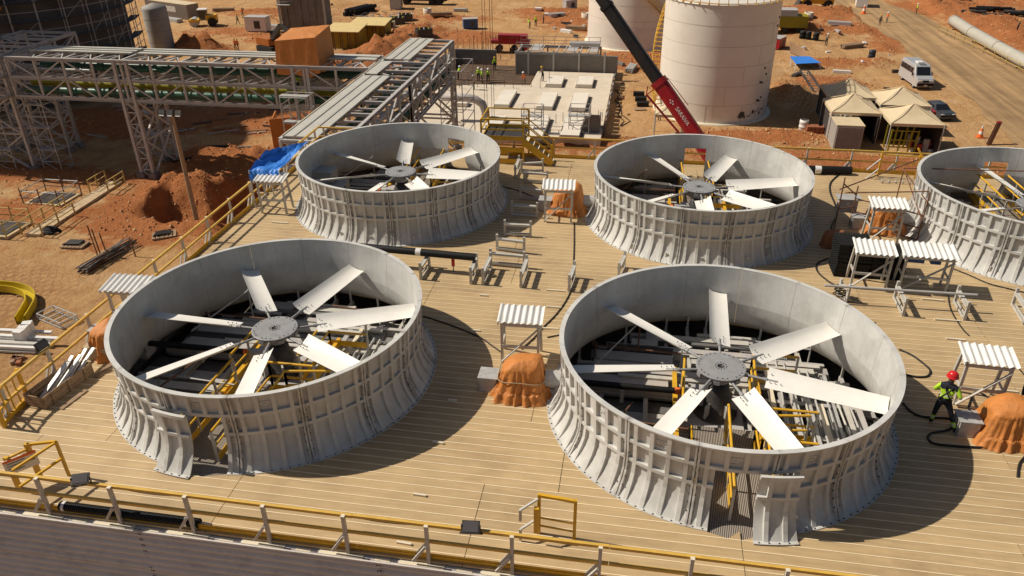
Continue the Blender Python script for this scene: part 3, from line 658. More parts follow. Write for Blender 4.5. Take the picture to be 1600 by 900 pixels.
# ---------------------------------------------------------------- ladder gates
def up(p,z): return V((p[0],p[1],z))
def portal(mb_parent,p,q,h,name='frame',w=.07,mat_=None):
    m_=MB().bar(up(p,0),up(p,h),w); m_.bar(up(q,0),up(q,h),w); m_.bar(up(p,h-w/2),up(q,h-w/2),w); return m_.build(name,mat_ or YEL,mb_parent)
P1=G(30,762);P2=G(64,748);P3=G(108,743);P4=G(60,772)
t=thing('ladder_gate','yellow ladder gate with a white warning sign beside the open stack','gate',(P2.x,P2.y,0))
MB().bar(up(P1,0),up(P1,1.0),.11,.09).build('gate_post',YEL,t); MB().bar(up(P2,0),up(P2,1.15),.11,.09).build('gate_post',YEL,t)
MB().bar(up(P2,1.12),up(P3,1.12),.06).build('top_rail',YEL,t); MB().bar(up(P3,0),up(P3,1.12),.06).build('gate_post',YEL,t)
F4=V((P3.x-.35,DY0+.14,0)); MB().bar(up(P3,1.1),up(F4,1.1),.055).build('side_rail',YEL,t); MB().bar(up(P3,.58),up(F4,.58),.055).build('side_rail',YEL,t)
MB().bar(up(P1,.95),up(P2,1.0),.05).build('side_rail',YEL,t)
dv=(P2-P1).normalized(); nrm=V((dv.y,-dv.x,0)); mid=(P1+P2)/2
sg=MB().bar(up(mid-dv*.36,.72)+nrm*.07,up(mid+dv*.36,.72)+nrm*.07,.012,.44).build('warning_sign',WHITE,t)
MB().bar(up(mid-dv*.36,.905)+nrm*.079,up(mid+dv*.36,.905)+nrm*.079,.005,.07).build('sign_band',HIOR,sg)
lines=MB()
for i in range(4): lines.bar(up(mid-dv*.30,.82-i*.075)+nrm*.08,up(mid+dv*(.10-.05*(i%2)),.82-i*.075)+nrm*.08,.004,.018)
lines.bar(up(mid+dv*.2,.74)+nrm*.08,up(mid+dv*.3,.74)+nrm*.08,.004,.1); lines.build('sign_lettering',DARK,sg)
Q2=G(842,833);Q3=G(897,843)
t=thing('ladder_gate','yellow ladder gate frame by the front rail without a sign','gate',(Q2.x,Q2.y,0))
portal(t,Q2,Q3,1.22); MB().bar(up(Q2,.2)+V((-.04,-.16,0)),up(Q2,.95)+V((-.04,-.16,0)),.11,.09).build('gate_post',YEL,t)
for z in(1.1,.5):
    MB().bar(up(Q2,z),up(Q2,z-.12)+V((-.38,-.3,0)),.05,.04).build('arm',PGREY,t); MB().bar(up(Q2,z-.12)+V((-.38,-.3,0)),up(Q2,z-.45)+V((-.38,-.3,0)),.06,.05).build('arm',PGREY,t)
for z in(.25,.5): MB().bar(up(Q2,z),up(Q3,z),.035,.03).build('rung',YEL,t)
L1=G(8,668);L2=G(45,625)
t=thing('ladder_gate','yellow ladder gate cage on the railing beside the wooden crate','gate',(L1.x,L1.y,0))
for p in(L1,L2,G(-12,650)):
    MB().bar(up(p,0),up(p,1.1),.09,.08).build('gate_post',YEL,t)
for z in(.12,.55,1.05): MB().bar(up(L1,z),up(L2,z),.05,.10 if z<.2 else .05).build('side_rail',YEL,t); MB().bar(up(L1,z),up(G(-12,650),z),.05).build('side_rail',YEL,t)
for k in range(3): MB().bar(up(L1.lerp(L2,.25+.25*k),.12),up(L1.lerp(L2,.25+.25*k),1.05),.03).build('bar',YEL,t)
# ---------------------------------------------------------------- small canopy tables over the motors
def canopy(loc,rz,lab,w=1.1,d=.62,h=1.5,rw=1.36,rd=.86,tilt=.12,box=None):
    t=thing('sunshade',lab,'sunshade',loc,rz,'corrugated canopies on the deck'); B=lambda nm,mb,mt: mb.build(nm,mt,t,world=False)
    for sx in(-1,1):
        B('leg',MB().bar((sx*w/2,-d/2,0),(sx*w/2,-d/2,h-.06),.075),PGREY)
        B('leg',MB().bar((sx*(w/2+.03),d/2+.12,0),(sx*w/2,d/2-.1,h),.075),PGREY)
        B('side_rail',MB().bar((sx*w/2,-d/2,h*.42),(sx*w/2,d/2,h*.42),.05),PGREY)
        B('side_rail',MB().bar((sx*w/2,-rd/2+.05,h-.04),(sx*w/2,rd/2-.05,h+.05),.06,.09),PGREY)
    for z in(.42,.93):
        B('rail',MB().bar((-w/2,-d/2-.04,h*z),(w/2,-d/2-.04,h*z),.04,.09),PGREY)
    B('rail',MB().bar((-w/2,d/2,h*.93),(w/2,d/2,h*.93),.04,.09),PGREY)
    B('brace',MB().bar((-w/2,-d/2-.085,h*.06),(w/2,-d/2-.085,h*.88),.03,.09,up=(0,1,0)),PGREY)
    B('roof_sheet',MB().wave((-rw/2,-rd/2,h+.02),(rw,0,0),(0,rd,tilt),.034,.19),WHITE)
    B('edge_board',MB().bar((-rw/2+.03,-rd/2-.0,h-.05),(-rw/2+.03,-rd/2+.3,h),.03,.10),WHITE)
    if box:
        for bx,bw in box: B('cabinet',MB().box((bx,0,h-.22),(bw,.34,.3)),MATS['blue_cabinet'])
    return t
mat('blue_cabinet',(.02,.07,.22),.4,.1,3)
def cen(*px):
    s=V((0,0,0))
    for p in px: s+=G(*p)
    return s/len(px)
canopy(V((CX[1]-5.75,CY[0]+1.55,0)),R(2),'white corrugated canopy on grey frame behind the roped orange tarpaulin')
canopy(V((CX[2]-5.75,CY[0]+1.35,0)),R(-4),'white corrugated canopy on grey frame standing behind the worker')
canopy(V((CX[0]-5.75,CY[0]+1.55,0)),R(2),'white corrugated canopy on grey frame against the railing by the gate side stack',rw=1.5,rd=.95)
canopy(V((CX[1]-5.78,CY[1]-1.05,0)),R(4),'white corrugated canopy on grey frame in front of the stack before the crane boom')
canopy(V((CX[2]-5.78,CY[1]-1.15,0)),R(0),'white corrugated canopy on grey frame within the scaffold tubes')
canopy(V((8.45,25.75,0)),R(-3),'white corrugated canopy on grey frame in front of the black crates',h=1.42,w=1.15,rd=1.0)
canopy(V((10.25,25.75,0)),R(-3),'wider white corrugated canopy with blue cabinets beside the black crates',h=1.42,w=1.5,rw=1.85,rd=1.0,box=((-.4,.55),(.25,.32)))
canopy(V((-15.4,28.9,0)),R(3),'grey canopy frame under the blue tarpaulin',h=1.5)
# ---------------------------------------------------------------- tarpaulin covered motors
def tarp(c,sx,sy,h,seed,flare=.25,n=150,rows=30,ex=4.0,slope=.25):
    """cloth thrown over a machine: creased top, pleated sides, bunched hem"""
    P=[]
    def nz(x,y,z): return noise.noise(V((x,y,z+seed*7.3)))
    def rg(x,y,z): return 1-min(1,abs(nz(x,y,z))*2.6)      # sharp crease lines
    for j in range(rows+1):
        t=j/rows; row=[]
        for i in range(n):
            a=6.28318*i/n; ca,sa=math.cos(a),math.sin(a); k=(abs(ca)**ex+abs(sa)**ex)**(-1/ex)
            if t<.3: q=t/.3; s=q*.92; z=h*(1-.16*q**3); u=0
            else:
                u=(t-.3)/.7; s=.92+.06*min(1,u*4)+flare*u**2.2; z=h*.84*(1-u)
            pl=rg(ca*2.6,sa*2.6,.25*t)*.5+rg(ca*5.6,sa*5.6,.3*t+3)*.35-.35
            s+=.34*pl*(u**.55)+.03*(rg(ca*3+t*2,sa*3,t*3)-.4)*min(1,t*3)
            x=sx/2*s*k*ca; y=sy/2*s*k*sa
            z+=slope*h*(x/sx)*(1-u)*min(1,1.2-t)+.10*nz(x*1.8,y*1.8,1)*(1-u)+.06*(rg(x*1.3,y*1.3,5)-.4)*(1-u)+.012*(rg(x*4,y*4,8)-.4)
            if u>.75: z+=.16*rg(ca*5,sa*5,t*3)*(1-u)*3*(1 if u<1 else 0)
            row.append(V(c)+V((x,y,max(.012,z))))
        row.append(row[0].copy()); P.append(row)
    return MB().grid(P[::-1],0,True)
def motor(sx,sy,lab,seed,bx=True,kind=0,pos=''):
    c=V((sx-5.42,sy-.02,0))
    t=thing('motor','grey fan motor hidden under the '+lab,'motor',c,group='fan motors on the deck')
    MB().tube(c+V((-.4,0,.55)),c+V((.4,0,.55)),.3,14).build('housing',STEEL,t); MB().box(c+V((0,0,.14)),(1.0,.6,.26)).build('base',DARK,t)
    MB().tube(c+V((.4,0,.42)),c+V((1.16,0,.42)),.09,10).build('shaft',BLACK,t)
    o=tarp(c+V((-.05,-.04,0)),1.2,1.02,1.14,seed,.5 if kind==0 else .25).build('tarpaulin',ORANGE); tag(o,lab,'tarpaulin','orange tarpaulins over the motors')
    s=MB().tube(c+V((.62,0,.45)),c+V((1.12,0,.45)),.27,14); s.box(c+V((.85,0,.12)),(.5,.5,.24)); tag(s.build('shaft_guard',GALV),'silver shaft guard between the stack and the '+pos,'shaft guard','shaft guards beside the motors')
    if bx:
        b=thing('junction_box','grey metal duct box beside the '+pos,'box',c+V((-1.0,-.1,0)),group='grey boxes by the motors')
        MB().box(c+V((-1.02,-.08,.25)),(.5,.5,.48)).build('case',GALV,b); MB().box(c+V((-1.02,-.08,.51)),(.58,.56,.03)).build('lid',GALV,b)
        for k in range(3): MB().box(c+V((-1.28-.012,-.25+.17*k,.25)),(.02,.03,.46)).build('rib',STEEL,b)
motor(CX[1],CY[0],'orange tarpaulin tied with rope over the motor',1,pos='roped orange tarpaulin')
motor(CX[2],CY[0],'orange tarpaulin over the motor beside the worker',2,pos='tarpaulin by the worker')
motor(CX[0],CY[0],'crumpled orange tarpaulin over the motor beside the wooden crate',3,False,1,pos='tarpaulin by the wooden crate')
motor(CX[1],CY[1],'orange tarpaulin over the motor below the crane boom',4,pos='tarpaulin below the crane boom')
motor(CX[2],CY[1],'orange tarpaulin over the motor behind the black crates',5,pos='tarpaulin by the black crates')
c=V((CX[1]-5.42,CY[0]-.02,.62)); rp_=[]
for i in range(41):
    a=6.28318*i/40; k=(abs(math.cos(a))**4+abs(math.sin(a))**4)**(-1/4); rp_.append(c+V((-.05+.675*k*math.cos(a),-.04+.575*k*math.sin(a),.03*math.sin(3*a))))
tag(MB().path(rp_,.016,5).build('rope',mat('rope',(.35,.26,.15),.9,.1,8)),'pale rope tied round the orange tarpaulin','rope')
# ---------------------------------------------------------------- pipe stands on the deck
def stand(p,q,lab,h=.70,grp='grey pipe stands on the deck'):
    p=G(*p);q=G(*q);d=(q-p).normalized();s=V((d.y,-d.x,0)); t=thing('pipe_stand',lab,'stand',p,group=grp)
    for e in(p,q): MB().bar(e,up(e,h),.085,.085,up=d).build('post',PGREY,t)
    for z in(.10,.50):
        for sd in(-1,1): MB().bar(up(p,z)+s*sd*.055,up(q,z)+s*sd*.055,.025,.085).build('rail',PGREY,t)
    MB().bar(up(p,.52),up(q,.52),.085,.03).build('rail',PGREY,t)
for p,q,l in [((658,437),(671,417),'grey pipe stand under the middle of the black sleeved pipe'),((736,444),(745,421),'grey pipe stand under the open end of the black sleeved pipe'),((755,445),(767,420),'grey pipe stand right beside the end of the black sleeved pipe'),((814,450),(823,424),'grey pipe stand closing the group beside the black sleeved pipe'),((767,414),(819,419),'grey crosswise pipe stand joining the group beside the black pipe'),((777,391),(819,396),'grey crosswise pipe stand just behind the group by the black pipe'),
   ((789,368),(829,370),'grey pipe stand at the edge of the rear stack shadow'),((800,337),(839,340),'grey pipe stand fully in the rear stack shadow'),((813,311),(847,314),'grey pipe stand in shade beside the sunshade below the crane boom'),((819,285),(855,288),'grey crosswise pipe stand in front of the yellow stairs'),((805,279),(811,264),'grey lengthwise pipe stand by the yellow stairs'),((815,271),(848,269),'grey pipe stand touching the foot of the yellow stairs'),
   ((889,456),(897,434),'grey pipe stand with a hose running past it'),((966,437),(975,418),'grey pipe stand standing right behind the stack near the worker'),((1309,463),(1322,472),'white pipe stand with the tangled cable coil'),((1397,467),(1410,494),'white pipe stand under the middle of the long tube'),((1491,474),(1506,500),'white pipe stand under the far end of the long tube'),((1581,478),(1599,507),'white pipe stand apart from the long tube, beside the rear stack')]:
    stand(p,q,l)
tag(MB().tube(G(1288,446,.66),G(1527,461,.66),.045,8).build('long_tube',STEEL),'long grey tube resting on the white pipe stands','tube')
pa=G(742,402,.72); pb=V((pa.x-5.0,pa.y+.25,.72)); t=thing('black_pipe','black pipe with white sleeve lying on the pipe stands','pipe',pb)
MB().tube(pb,pa,.14,16).build('pipe',BLACK,t); e=(pa-pb).normalized(); MB().tube(pb+e*2.75,pb+e*2.95,.147,16).build('sleeve',WHITE,t)
f=G(708,411,.34); t=thing('fire_extinguisher','small red extinguisher hanging below the black pipe','extinguisher',(f.x,f.y,0))
MB().lathe([(.0,.22),(.06,.22),(.065,.25),(.065,.48),(.03,.54),(.02,.6)],12,(f.x,f.y,0)).build('cylinder',HELR,t); MB().bar((f.x,f.y,0.005),(f.x,f.y,.24),.03).build('foot',DARK,t)
# black corrugated drain pipe by the front rail
p=G(95,790,.13); q=G(317,811,.13); q.y=p.y; t=thing('drain_pipe','black corrugated drain pipe lying along the front guard rail','pipe',p); d=(q-p); n=int(d.length/.05); pr=[]
mb=MB()
for i in range(n): mb.tube(p+d*(i/n),p+d*((i+.62)/n),.115,14,cap=True); mb.tube(p+d*((i+.62)/n),p+d*((i+1)/n),.098,14,cap=False)
mb.build('corrugated_tube',BLACK,t)
for s in(.02,.9): MB().tube(p+d*s,p+d*(s+.02),.122,14).build('white_band',WHITE,t)
MB().tube(q,q+V((.28,0,-.03)),.05,10).build('plug',DARK,t)
# black pipes by the back rail
p=V((CX[1]+4.9,DY1-.6,.2)); t=thing('black_pipe','thick black pipe with white labels lying along the rear guard rail','pipe',p)
MB().tube(p,p+V((2.6,.15,0)),.19,14).build('pipe',BLACK,t)
for s in(.3,.9): MB().tube(p+V((s,.02,0)),p+V((s+.28,.03,0)),.195,14).build('label',WHITE,t)
# ---------------------------------------------------------------- black fill packs
base=cen((1318,450),(1412,443)); t0=V((8.7,26.75,0))
for cxi in range(2):
    for k in range(7 if cxi==0 else 5):
        P=[];n=26; x0=t0.x-1.25+cxi*1.22; w=1.16
        prf=[]
        mb=MB()
        for i in range(n): 
            zz=.032*(1 if i%2 else -1); prf.append((x0+w*i/(n-1)+rnd.uniform(-.004,.004),zz))
        bot=[(x,z-.075) for x,z in prf]; z0=.105+k*.18; dy=rnd.uniform(-.03,.03); dx=rnd.uniform(-.03,.03)
        poly=[(x+dx,z0+z+.09) for x,z in prf]+[(x+dx,z0+z) for x,z in bot[::-1]]
        mb.prism(poly[::-1],t0.y-.55+dy,t0.y+.55+dy,'y'); [mb.prism([(x0+dx-.05,z0-.02+.09*q),(x0+dx+.02,z0-.05+.09*q),(x0+dx+.02,z0+.01+.09*q)][::-1],t0.y-.55+dy+.18*e_,t0.y-.45+dy+.18*e_,'y') for q in(0,1) for e_ in range(6)]; o=mb.build('fill_pack',BLACK); tag(o,'black fill pack, %s from the deck in the %s stack'%(ORD[k],'taller' if cxi==0 else 'shorter'),'fill pack','black fill packs stacked on the deck')
# ---------------------------------------------------------------- yellow stairs over the rear rail
t=thing('access_stairs','yellow access stairs climbing over the rear guard rail','stairs',(-6.7,36.3,0))
a=G(757,214,1.25); x0,x1=a.x-.1,a.x+2.0; y0,y1=36.0,37.9; pz=1.25
MB().box(((x0+x1)/2,(y0+y1)/2,pz),(x1-x0,y1-y0,.06)).build('platform',DARK,t)
for x in(x0,x1):
    for y in(y0,y1): MB().bar((x,y,0 if y<DY1 else -.3),(x,y,pz+1.0),.08,.08).build('post',YEL,t)
for y in(y0,y1):
    for z in(.08,.5,1.0): MB().bar((x0,y,pz+z),(x1,y,pz+z),.06,.2 if z<.1 else .06).build('rail',YEL,t)
for z in(.08,.5,1.0): MB().bar((x0,y0,pz+z),(x0,y1,pz+z),.05).build('rail',YEL,t)
for z in(.15,.75): MB().bar((x0,y0,z),(x1,y0,z),.05,.24).build('beam',YEL,t)
fx=x1+1.45
for y in(y0-.0,y0+.8):
    MB().bar((x1,y,pz-.05),(fx,y,.08),.05,.34).build('stringer',YEL,t)
    for z in(.5,.95): MB().bar((x1,y,pz+z),(fx-.05,y,z+.12),.045).build('handrail',YEL,t)
    MB().bar((fx-.05,y,0),(fx-.05,y,1.1),.09,.08).build('post',YEL,t)
for i in range(6):
    u=(i+.6)/6; MB().box((x1+(fx-x1)*u,y0+.4,pz*(1-u)+.05),(.22,.76,.03)).build('tread',CREAM,t)
# yellow frames lying by the rear rail
e0=G(1372,283); t=thing('yellow_stile','yellow ladder frame with pale arms beside the rear stack','stile',e0)
E2=e0+V((1.75,.5,0))
for p in(e0+V((.1,.6,0)),E2): MB().bar(p,up(p,1.25),.08).build('post',YEL,t)
for z in(.2,.75,1.1): MB().bar(up(e0+V((.1,.6,0)),z),up(E2,z),.05).build('rail',YEL,t)
for z in(.9,.4): MB().bar(up(e0+V((.1,.6,0)),z),up(e0+V((-.55,.2,0)),z-.45),.05).build('arm',PGREY,t)
MB().bar(up(E2,1.25)+V((-.2,0,.25)),up(E2,.5)+V((.5,-.2,0)),.10,.08).build('post',YEL,t)
for k in range(6): MB().bar(e0+V((.1+.3*k,-.25,.05)),e0+V((.2+.3*k,.15,.05)),.03).build('rung',PGREY,t)
for s in(-.25,.15): MB().bar(e0+V((.0,s,.08)),e0+V((1.8,s,.08)),.035).build('rail',PGREY,t)
# ---------------------------------------------------------------- scaffold tubes by the rear stack
s0=G(1301,362); t=thing('tube_scaffold','rusty tube scaffold around the canopy and tarpaulin by the rear stack','scaffold',s0)
b1=G(1303,358);b2=G(1327,352);b3=G(1432,378);b4=G(1400,312)
def tb(a,b,mt=RUST): MB().tube(a,b,.027,6).build('tube',mt,t)
for b,h in((b1,2.25),(b2,1.75),(b3,2.1),(b4,1.5)): tb(b,up(b,h))
tb(up(b1,1.75)+V((-.1,0,0)),up(b4,1.6)+V((.6,.3,.2))); tb(up(b2,1.5)+V((-.5,-.2,0)),up(b3,1.95)+V((.3,.3,.1)))
tb(up(b2,1.2),up(b3,1.15)); tb(up(b2,.65),up(b3,.6)); tb(up(b1,2.0),up(b2,1.35)); tb(up(b4,1.45),up(b3,.9)); tb(up(b4,1.48),up(b4,1.48)+V((4.6,-.5,.3))); tb(up(b2,.12),up(b3,.10)); tb(up(b1,.9),up(b2,.85)); tb(up(b4,1.4),up(b3,1.7))
# cabinet + welding set
c=G(1318,345); t=thing('control_cabinet','small grey control cabinet on legs beside the scaffold tubes','cabinet',c)
MB().box(c+V((0,0,.75)),(.75,.3,.62)).build('case',STEEL,t); MB().box(c+V((0,-.05,1.08)),(.95,.6,.04)).build('hood',GALV,t)
for s in(-.33,.33): MB().bar(c+V((s,0,0)),c+V((s,0,.45)),.05).build('leg',STEEL,t)
MB().add([c+V((-.1,-.16,.78)),c+V((.06,-.16,.78)),c+V((-.02,-.16,.92))],[(0,1,2)]).build('warning_mark',WHITE,t)
c=G(1300,385); tag(tarp(c,.8,.55,.72,11,.12,n=40,rows=10).build('covered_machine',mat('brown_cloth',(.30,.12,.045),.7,.2,4,bump=.2)),'small machine under a brown-orange cloth beside the black crates','machine')
# ---------------------------------------------------------------- wooden crate, boxes by the railing
c=V((-16.2,15.75,0)); t=thing('wooden_crate','open wooden crate holding white offcuts beside the railing','crate',c,R(-8))
Bx=lambda nm,ctr,sz,mt=WOOD: MB().box(ctr,sz).build(nm,mt,t,world=False)
for z in(.08,.21,.34):
    for sx in(-.33,.33): Bx('slat',(sx,0,z),(.03,1.8,.115))
    for sy in(-.9,.9): Bx('slat',(0,sy,z),(.69,.03,.115))
for sy in(-.6,0,.6): Bx('batten',(.36,sy,.21),(.03,.06,.42))
Bx('bottom',(0,0,.03),(.62,1.74,.03))
for i in range(5):
    o=MB().bar(c+V((-.2+.1*i,-.6+.2*i,.09)),c+V((.0+.08*i,.5+.2*i,.62+.1*(i%2))),.11,.03).build('white_profile',WHITE); tag(o,'white profile offcut sticking out of the wooden crate','profile','white offcuts in the crate')
c=V((-16.15,18.0,0)); o=MB().box(c+V((.1,-.55,.24)),(.75,.5,.46)).build('beige_box',mat('beige_board',(.46,.36,.22),.8,.1,3)); tag(o,'beige box between the wooden crate and crumpled tarpaulin','box')
o=MB().box(c+V((-.3,.05,.32)),(.4,.4,.6)); o.box(c+V((-.3,.05,.635)),(.46,.46,.03)); tag(o.build('metal_box',GALV),'grey metal box behind the beige box by the railing','box')
for i,(a,b) in enumerate((((150,590),(205,545)),((95,640),(135,610)))):
    p=G(*a);q=G(*b); o=MB().bar(up(p,.02),up(q,.02),.16,.035).build('wood_plank',WOOD); tag(o,'brown plank lying %s'%('between the wooden crate and crumpled tarpaulin' if i==0 else 'beside the foot of the wooden crate'),'plank')
# ---------------------------------------------------------------- floodlights
def flood(c,rz,tl,lab):
    t=thing('floodlight',lab,'floodlight',c,rz,'floodlights'); rm=Matrix.Rotation(tl,3,'X')
    MB().box((0,0,.13),(.38,.05,.26),rm).build('case',DARK,t,world=False); MB().box((0,0,.16)+rm.col[1]*0 if False else V((0,0,.13))-rm@V((0,.03,0)),(.33,.012,.21),rm).build('lens',mat('lamp_lens',(.10,.09,.09),.2,.05),t,world=False)
    for s in(-.2,.2): MB().bar((s,0,-.06),(s,0,.18),.02,.04).build('bracket',DARK,t,world=False)
    MB().bar((-.25,0,-.06),(.25,0,-.06),.03,.03).build('bracket',DARK,t,world=False)
flood(G(736,830,1.1)*1.0,R(5),R(-50),'black floodlight on the rail above the plain deck between gates'); 
flood(G(128,755,1.1),R(20),R(-60),'black floodlight on the rail beside the warning-sign gate')
flood(G(67,545,1.15),R(80),R(-30),'black floodlight on the railing above the wooden crate')
# ---------------------------------------------------------------- blue tarpaulin
A=G(389,267,1.75);B=G(436,268,1.75);Cc=G(481,222,2.2);Dd=G(416,236,2.3); P=[]
for j in range(15):
    v=j/14; row=[]
    for i in range(21):
        u=i/20; p=(A*(1-u)+B*u)*(1-v)+(Dd*(1-u)+Cc*u)*v
        p=p+V((0,0,-.35*math.sin(3.14*u)*v*(1-v)*2+.12*noise.noise(V((u*4,v*4,2)))+.07*(1-abs(noise.noise(V((u*7,v*6,4))))*3))); row.append(p)
    P.append(row)
for i in range(21):
    pass
front=[[V((p.x-.03,p.y-.05,p.z-.35-.25*abs(noise.noise(V((i*.4,0,9)))))) for i,p in enumerate(P[0])]]
tag(MB().grid(front+P,0,True).build('tarpaulin',BLUE),'bright blue tarpaulin stretched over the grey canopy frame','tarpaulin')
for k,p in enumerate((A,B,Cc,Dd)):
    b=V((p.x,p.y,0)); o=MB().tube(b,up(p,p.z+.02),.03,6).build('tarp_pole',GALV); tag(o,'grey pole holding up the blue tarpaulin','pole','poles of the blue tarpaulin')
for k,(dx,dz) in enumerate(((0,0),(0,.55),(.95,0))):
    c=V((-14.1+dx*.6,31.3-dx*.2,dz)); t=thing('grey_crate','grey plastic crate %s under the blue tarpaulin'%('at the base','stacked on another','set aside')[k],'crate',c)
    MB().box(c+V((0,0,.27)),(1.1,.8,.5)).build('tub',STEEL,t); MB().box(c+V((0,0,.53)),(1.16,.86,.035)).build('rim',GALV,t)
# ---------------------------------------------------------------- loose slats and clips on the deck
SL=[((854,454),(883,456)),((854,480),(877,482)),((848,514),(872,515)),((750,462),(762,463)),((736,517),(750,518)),((718,568),(732,569)),((700,626),(714,627)),((676,691),(693,694)),((646,773),(666,776)),((620,848),(643,852)),((1460,500),(1500,503)),((1478,530),(1508,533)),((1500,569),(1540,572)),((1440,468),(1474,471)),((425,348),(450,350)),((402,302),(425,303)),((1556,610),(1590,614)),((913,457),(936,459)),((980,424),(980,424.5))]
for a,b in SL[:-1]:
    p=G(*a);q=G(*b); L=(q-p).length; o=MB().bar(up(p,.03),up(q,.03),.055,.05).build('loose_offcut',CREAM if L<1.2 else PGREY)
    tag(o,'short pale slat lying on the open deck boards' if L<.45 else 'long pale slat lying on the deck beside the stacks','slat','loose slats on the deck')
# ---------------------------------------------------------------- hoses and cables
def hose(pts,lab,r=.022,z=.03,zs=None):
    P=[G(x,y,z) if zs is None else G(x,y,zs[i]) for i,(x,y) in enumerate(pts)]
    out=[]
    for i in range(len(P)-1):
        p0=P[max(i-1,0)];p1=P[i];p2=P[i+1];p3=P[min(i+2,len(P)-1)]
        for k in range(8):
            t=k/8; out.append(.5*((2*p1)+(-p0+p2)*t+(2*p0-5*p1+4*p2-p3)*t*t+(-p0+3*p1-3*p2+p3)*t**3))
    out.append(P[-1]); tag(MB().path(out,r,6).build('hose',RUBBER),lab,'hose')
hose([(661,494),(690,503),(720,514),(750,527),(770,541),(786,552)],'black cable crossing the stack shadow to the roped tarpaulin',.025)
hose([(897,347),(897,380),(896,410),(895,432),(893,450),(884,470),(868,492),(850,510),(834,528),(815,545)],'black cable running from the rear motor to the roped tarpaulin',.022)
hose([(855,527),(870,524),(880,522)],'short black cable ending at the stack near the worker',.02)
hose([(1405,546),(1425,555),(1443,568),(1453,578),(1450,587),(1435,589),(1417,586)],'black hose looping out of the stack toward the worker',.03)
hose([(1411,630),(1420,640),(1432,648),(1450,652),(1475,653),(1490,656),(1492,664),(1480,672),(1455,677),(1450,685),(1460,693),(1490,697),(1530,699),(1560,699),(1575,693)],'thick black hose lying across the boards at the feet of the worker',.032)
hose([(1480,450),(1484,478),(1492,496),(1505,515),(1514,524)],'black cable passing between the white pipe stands',.022)
hose([(1340,497),(1355,505),(1368,504)],'black cable end at the stack near the canopies',.02)
hose([(1320,472),(1326,482),(1345,494),(1362,505)],'black cable running from the coil to the stack rim',.028)
hose([(1312,400),(1290,405),(1276,413),(1278,425),(1295,440),(1310,448)],'black hose looping beside the black crates',.03)
hose([(1330,262),(1312,272),(1298,285),(1297,300),(1304,318),(1308,335),(1300,352),(1297,372)],'black hose curving past the scaffold tubes',.035)
hose([(1490,420),(1515,430),(1545,443),(1580,452),(1605,458)],'black cable curving round the base of the rear stack',.022)
hose([(1600,585),(1585,570),(1560,560),(1540,570)],'black cable dropping from the canopy by the worker',.02)
hose([(1515,652),(1514,633),(1525,612),(1545,622),(1550,628)],'black hose loop beside the grey box by the worker',.025)
hose([(1590,745),(1593,725),(1603,712)],'black hose end on the empty boards beyond the worker',.03)
hose([(780,290),(810,298),(840,310),(856,317)],'black cable crossing between the two rear stacks',.022)
c=G(1313,462,.1)
tag(MB().path([c+V(((.2+.05*math.sin(i*1.3))*math.cos(i*.5),(.2+.05*math.sin(i*1.7))*math.sin(i*.5),.02+.006*i)) for i in range(60)],.022,5).build('cable_coil',RUBBER),'tangled coil of black cable on the deck by the pipe stand','cable')
# ---------------------------------------------------------------- tall buildings casting the shade
def on(x,y): return V((x,y,gh(x,y)))
def silo(c,r,h,lab,scaf=True):
    t=thing('silo',lab,'silo',(c[0],c[1],GZ)); C0=V((c[0],c[1],GZ-.3))
    DK=mat('dark_concrete',(.115,.10,.09),.9,.25,.35,dirt=(.06,.05,.045),dirtamt=.5,dscale=.25)
    MB().lathe([(r,0),(r,h),(r-.4,h+.02),(0,h+.5)],48,C0,cap=False).build('shell',DK,t)
    if scaf:
        for i in range(16):
            a=R(-150+i*12); p=C0+V(((r+1.3)*math.cos(a),(r+1.3)*math.sin(a),0)); MB().tube(p,p+V((0,0,h*.95)),.05,5).build('standard',STEEL,t)
            p2=C0+V(((r+.5)*math.cos(a),(r+.5)*math.sin(a),0)); MB().tube(p2,p2+V((0,0,h*.95)),.05,5).build('standard',STEEL,t)
        for k in range(1,17):
            z=k*2.0
            if z>h*.95: break
            for i in range(15):
                a=R(-150+i*12);b=R(-138+i*12); q=lambda ang,rr,zz:C0+V((rr*math.cos(ang),rr*math.sin(ang),zz))
                MB().grid([[q(a,r+.35,z),q(b,r+.35,z)],[q(a,r+1.45,z),q(b,r+1.45,z)]],0,False,.05).build('deck_board',CONCG if (i+k)%3 else WOOD,t)
                MB().tube(q(a,r+1.3,z+1.0),q(b,r+1.3,z+1.0),.035,5).build('ledger',STEEL,t)
                if (i+k)%3==0: MB().tube(q(a,r+1.35,z),q(b,r+1.35,z+2),.03,5).build('brace',STEEL,t)
        a0=R(-78)
        for j,(a,z,w,hh) in enumerate(((R(-62),12.5,3.0,1.9),(R(-30),2.4,2.2,2.6))):
            p=C0+V(((r+1.55)*math.cos(a),(r+1.55)*math.sin(a),z)); MB().box(p,(.08,w,hh),Matrix.Rotation(a,3,'Z')).build('orange_screen',ORANGE,t)
silo((-76.5,88),12.0,31,'dark round concrete silo wrapped in scaffolding behind the pipe rack')
silo((-99,70),10.5,52,'dark tall concrete silo beyond the pipe rack tower',False)
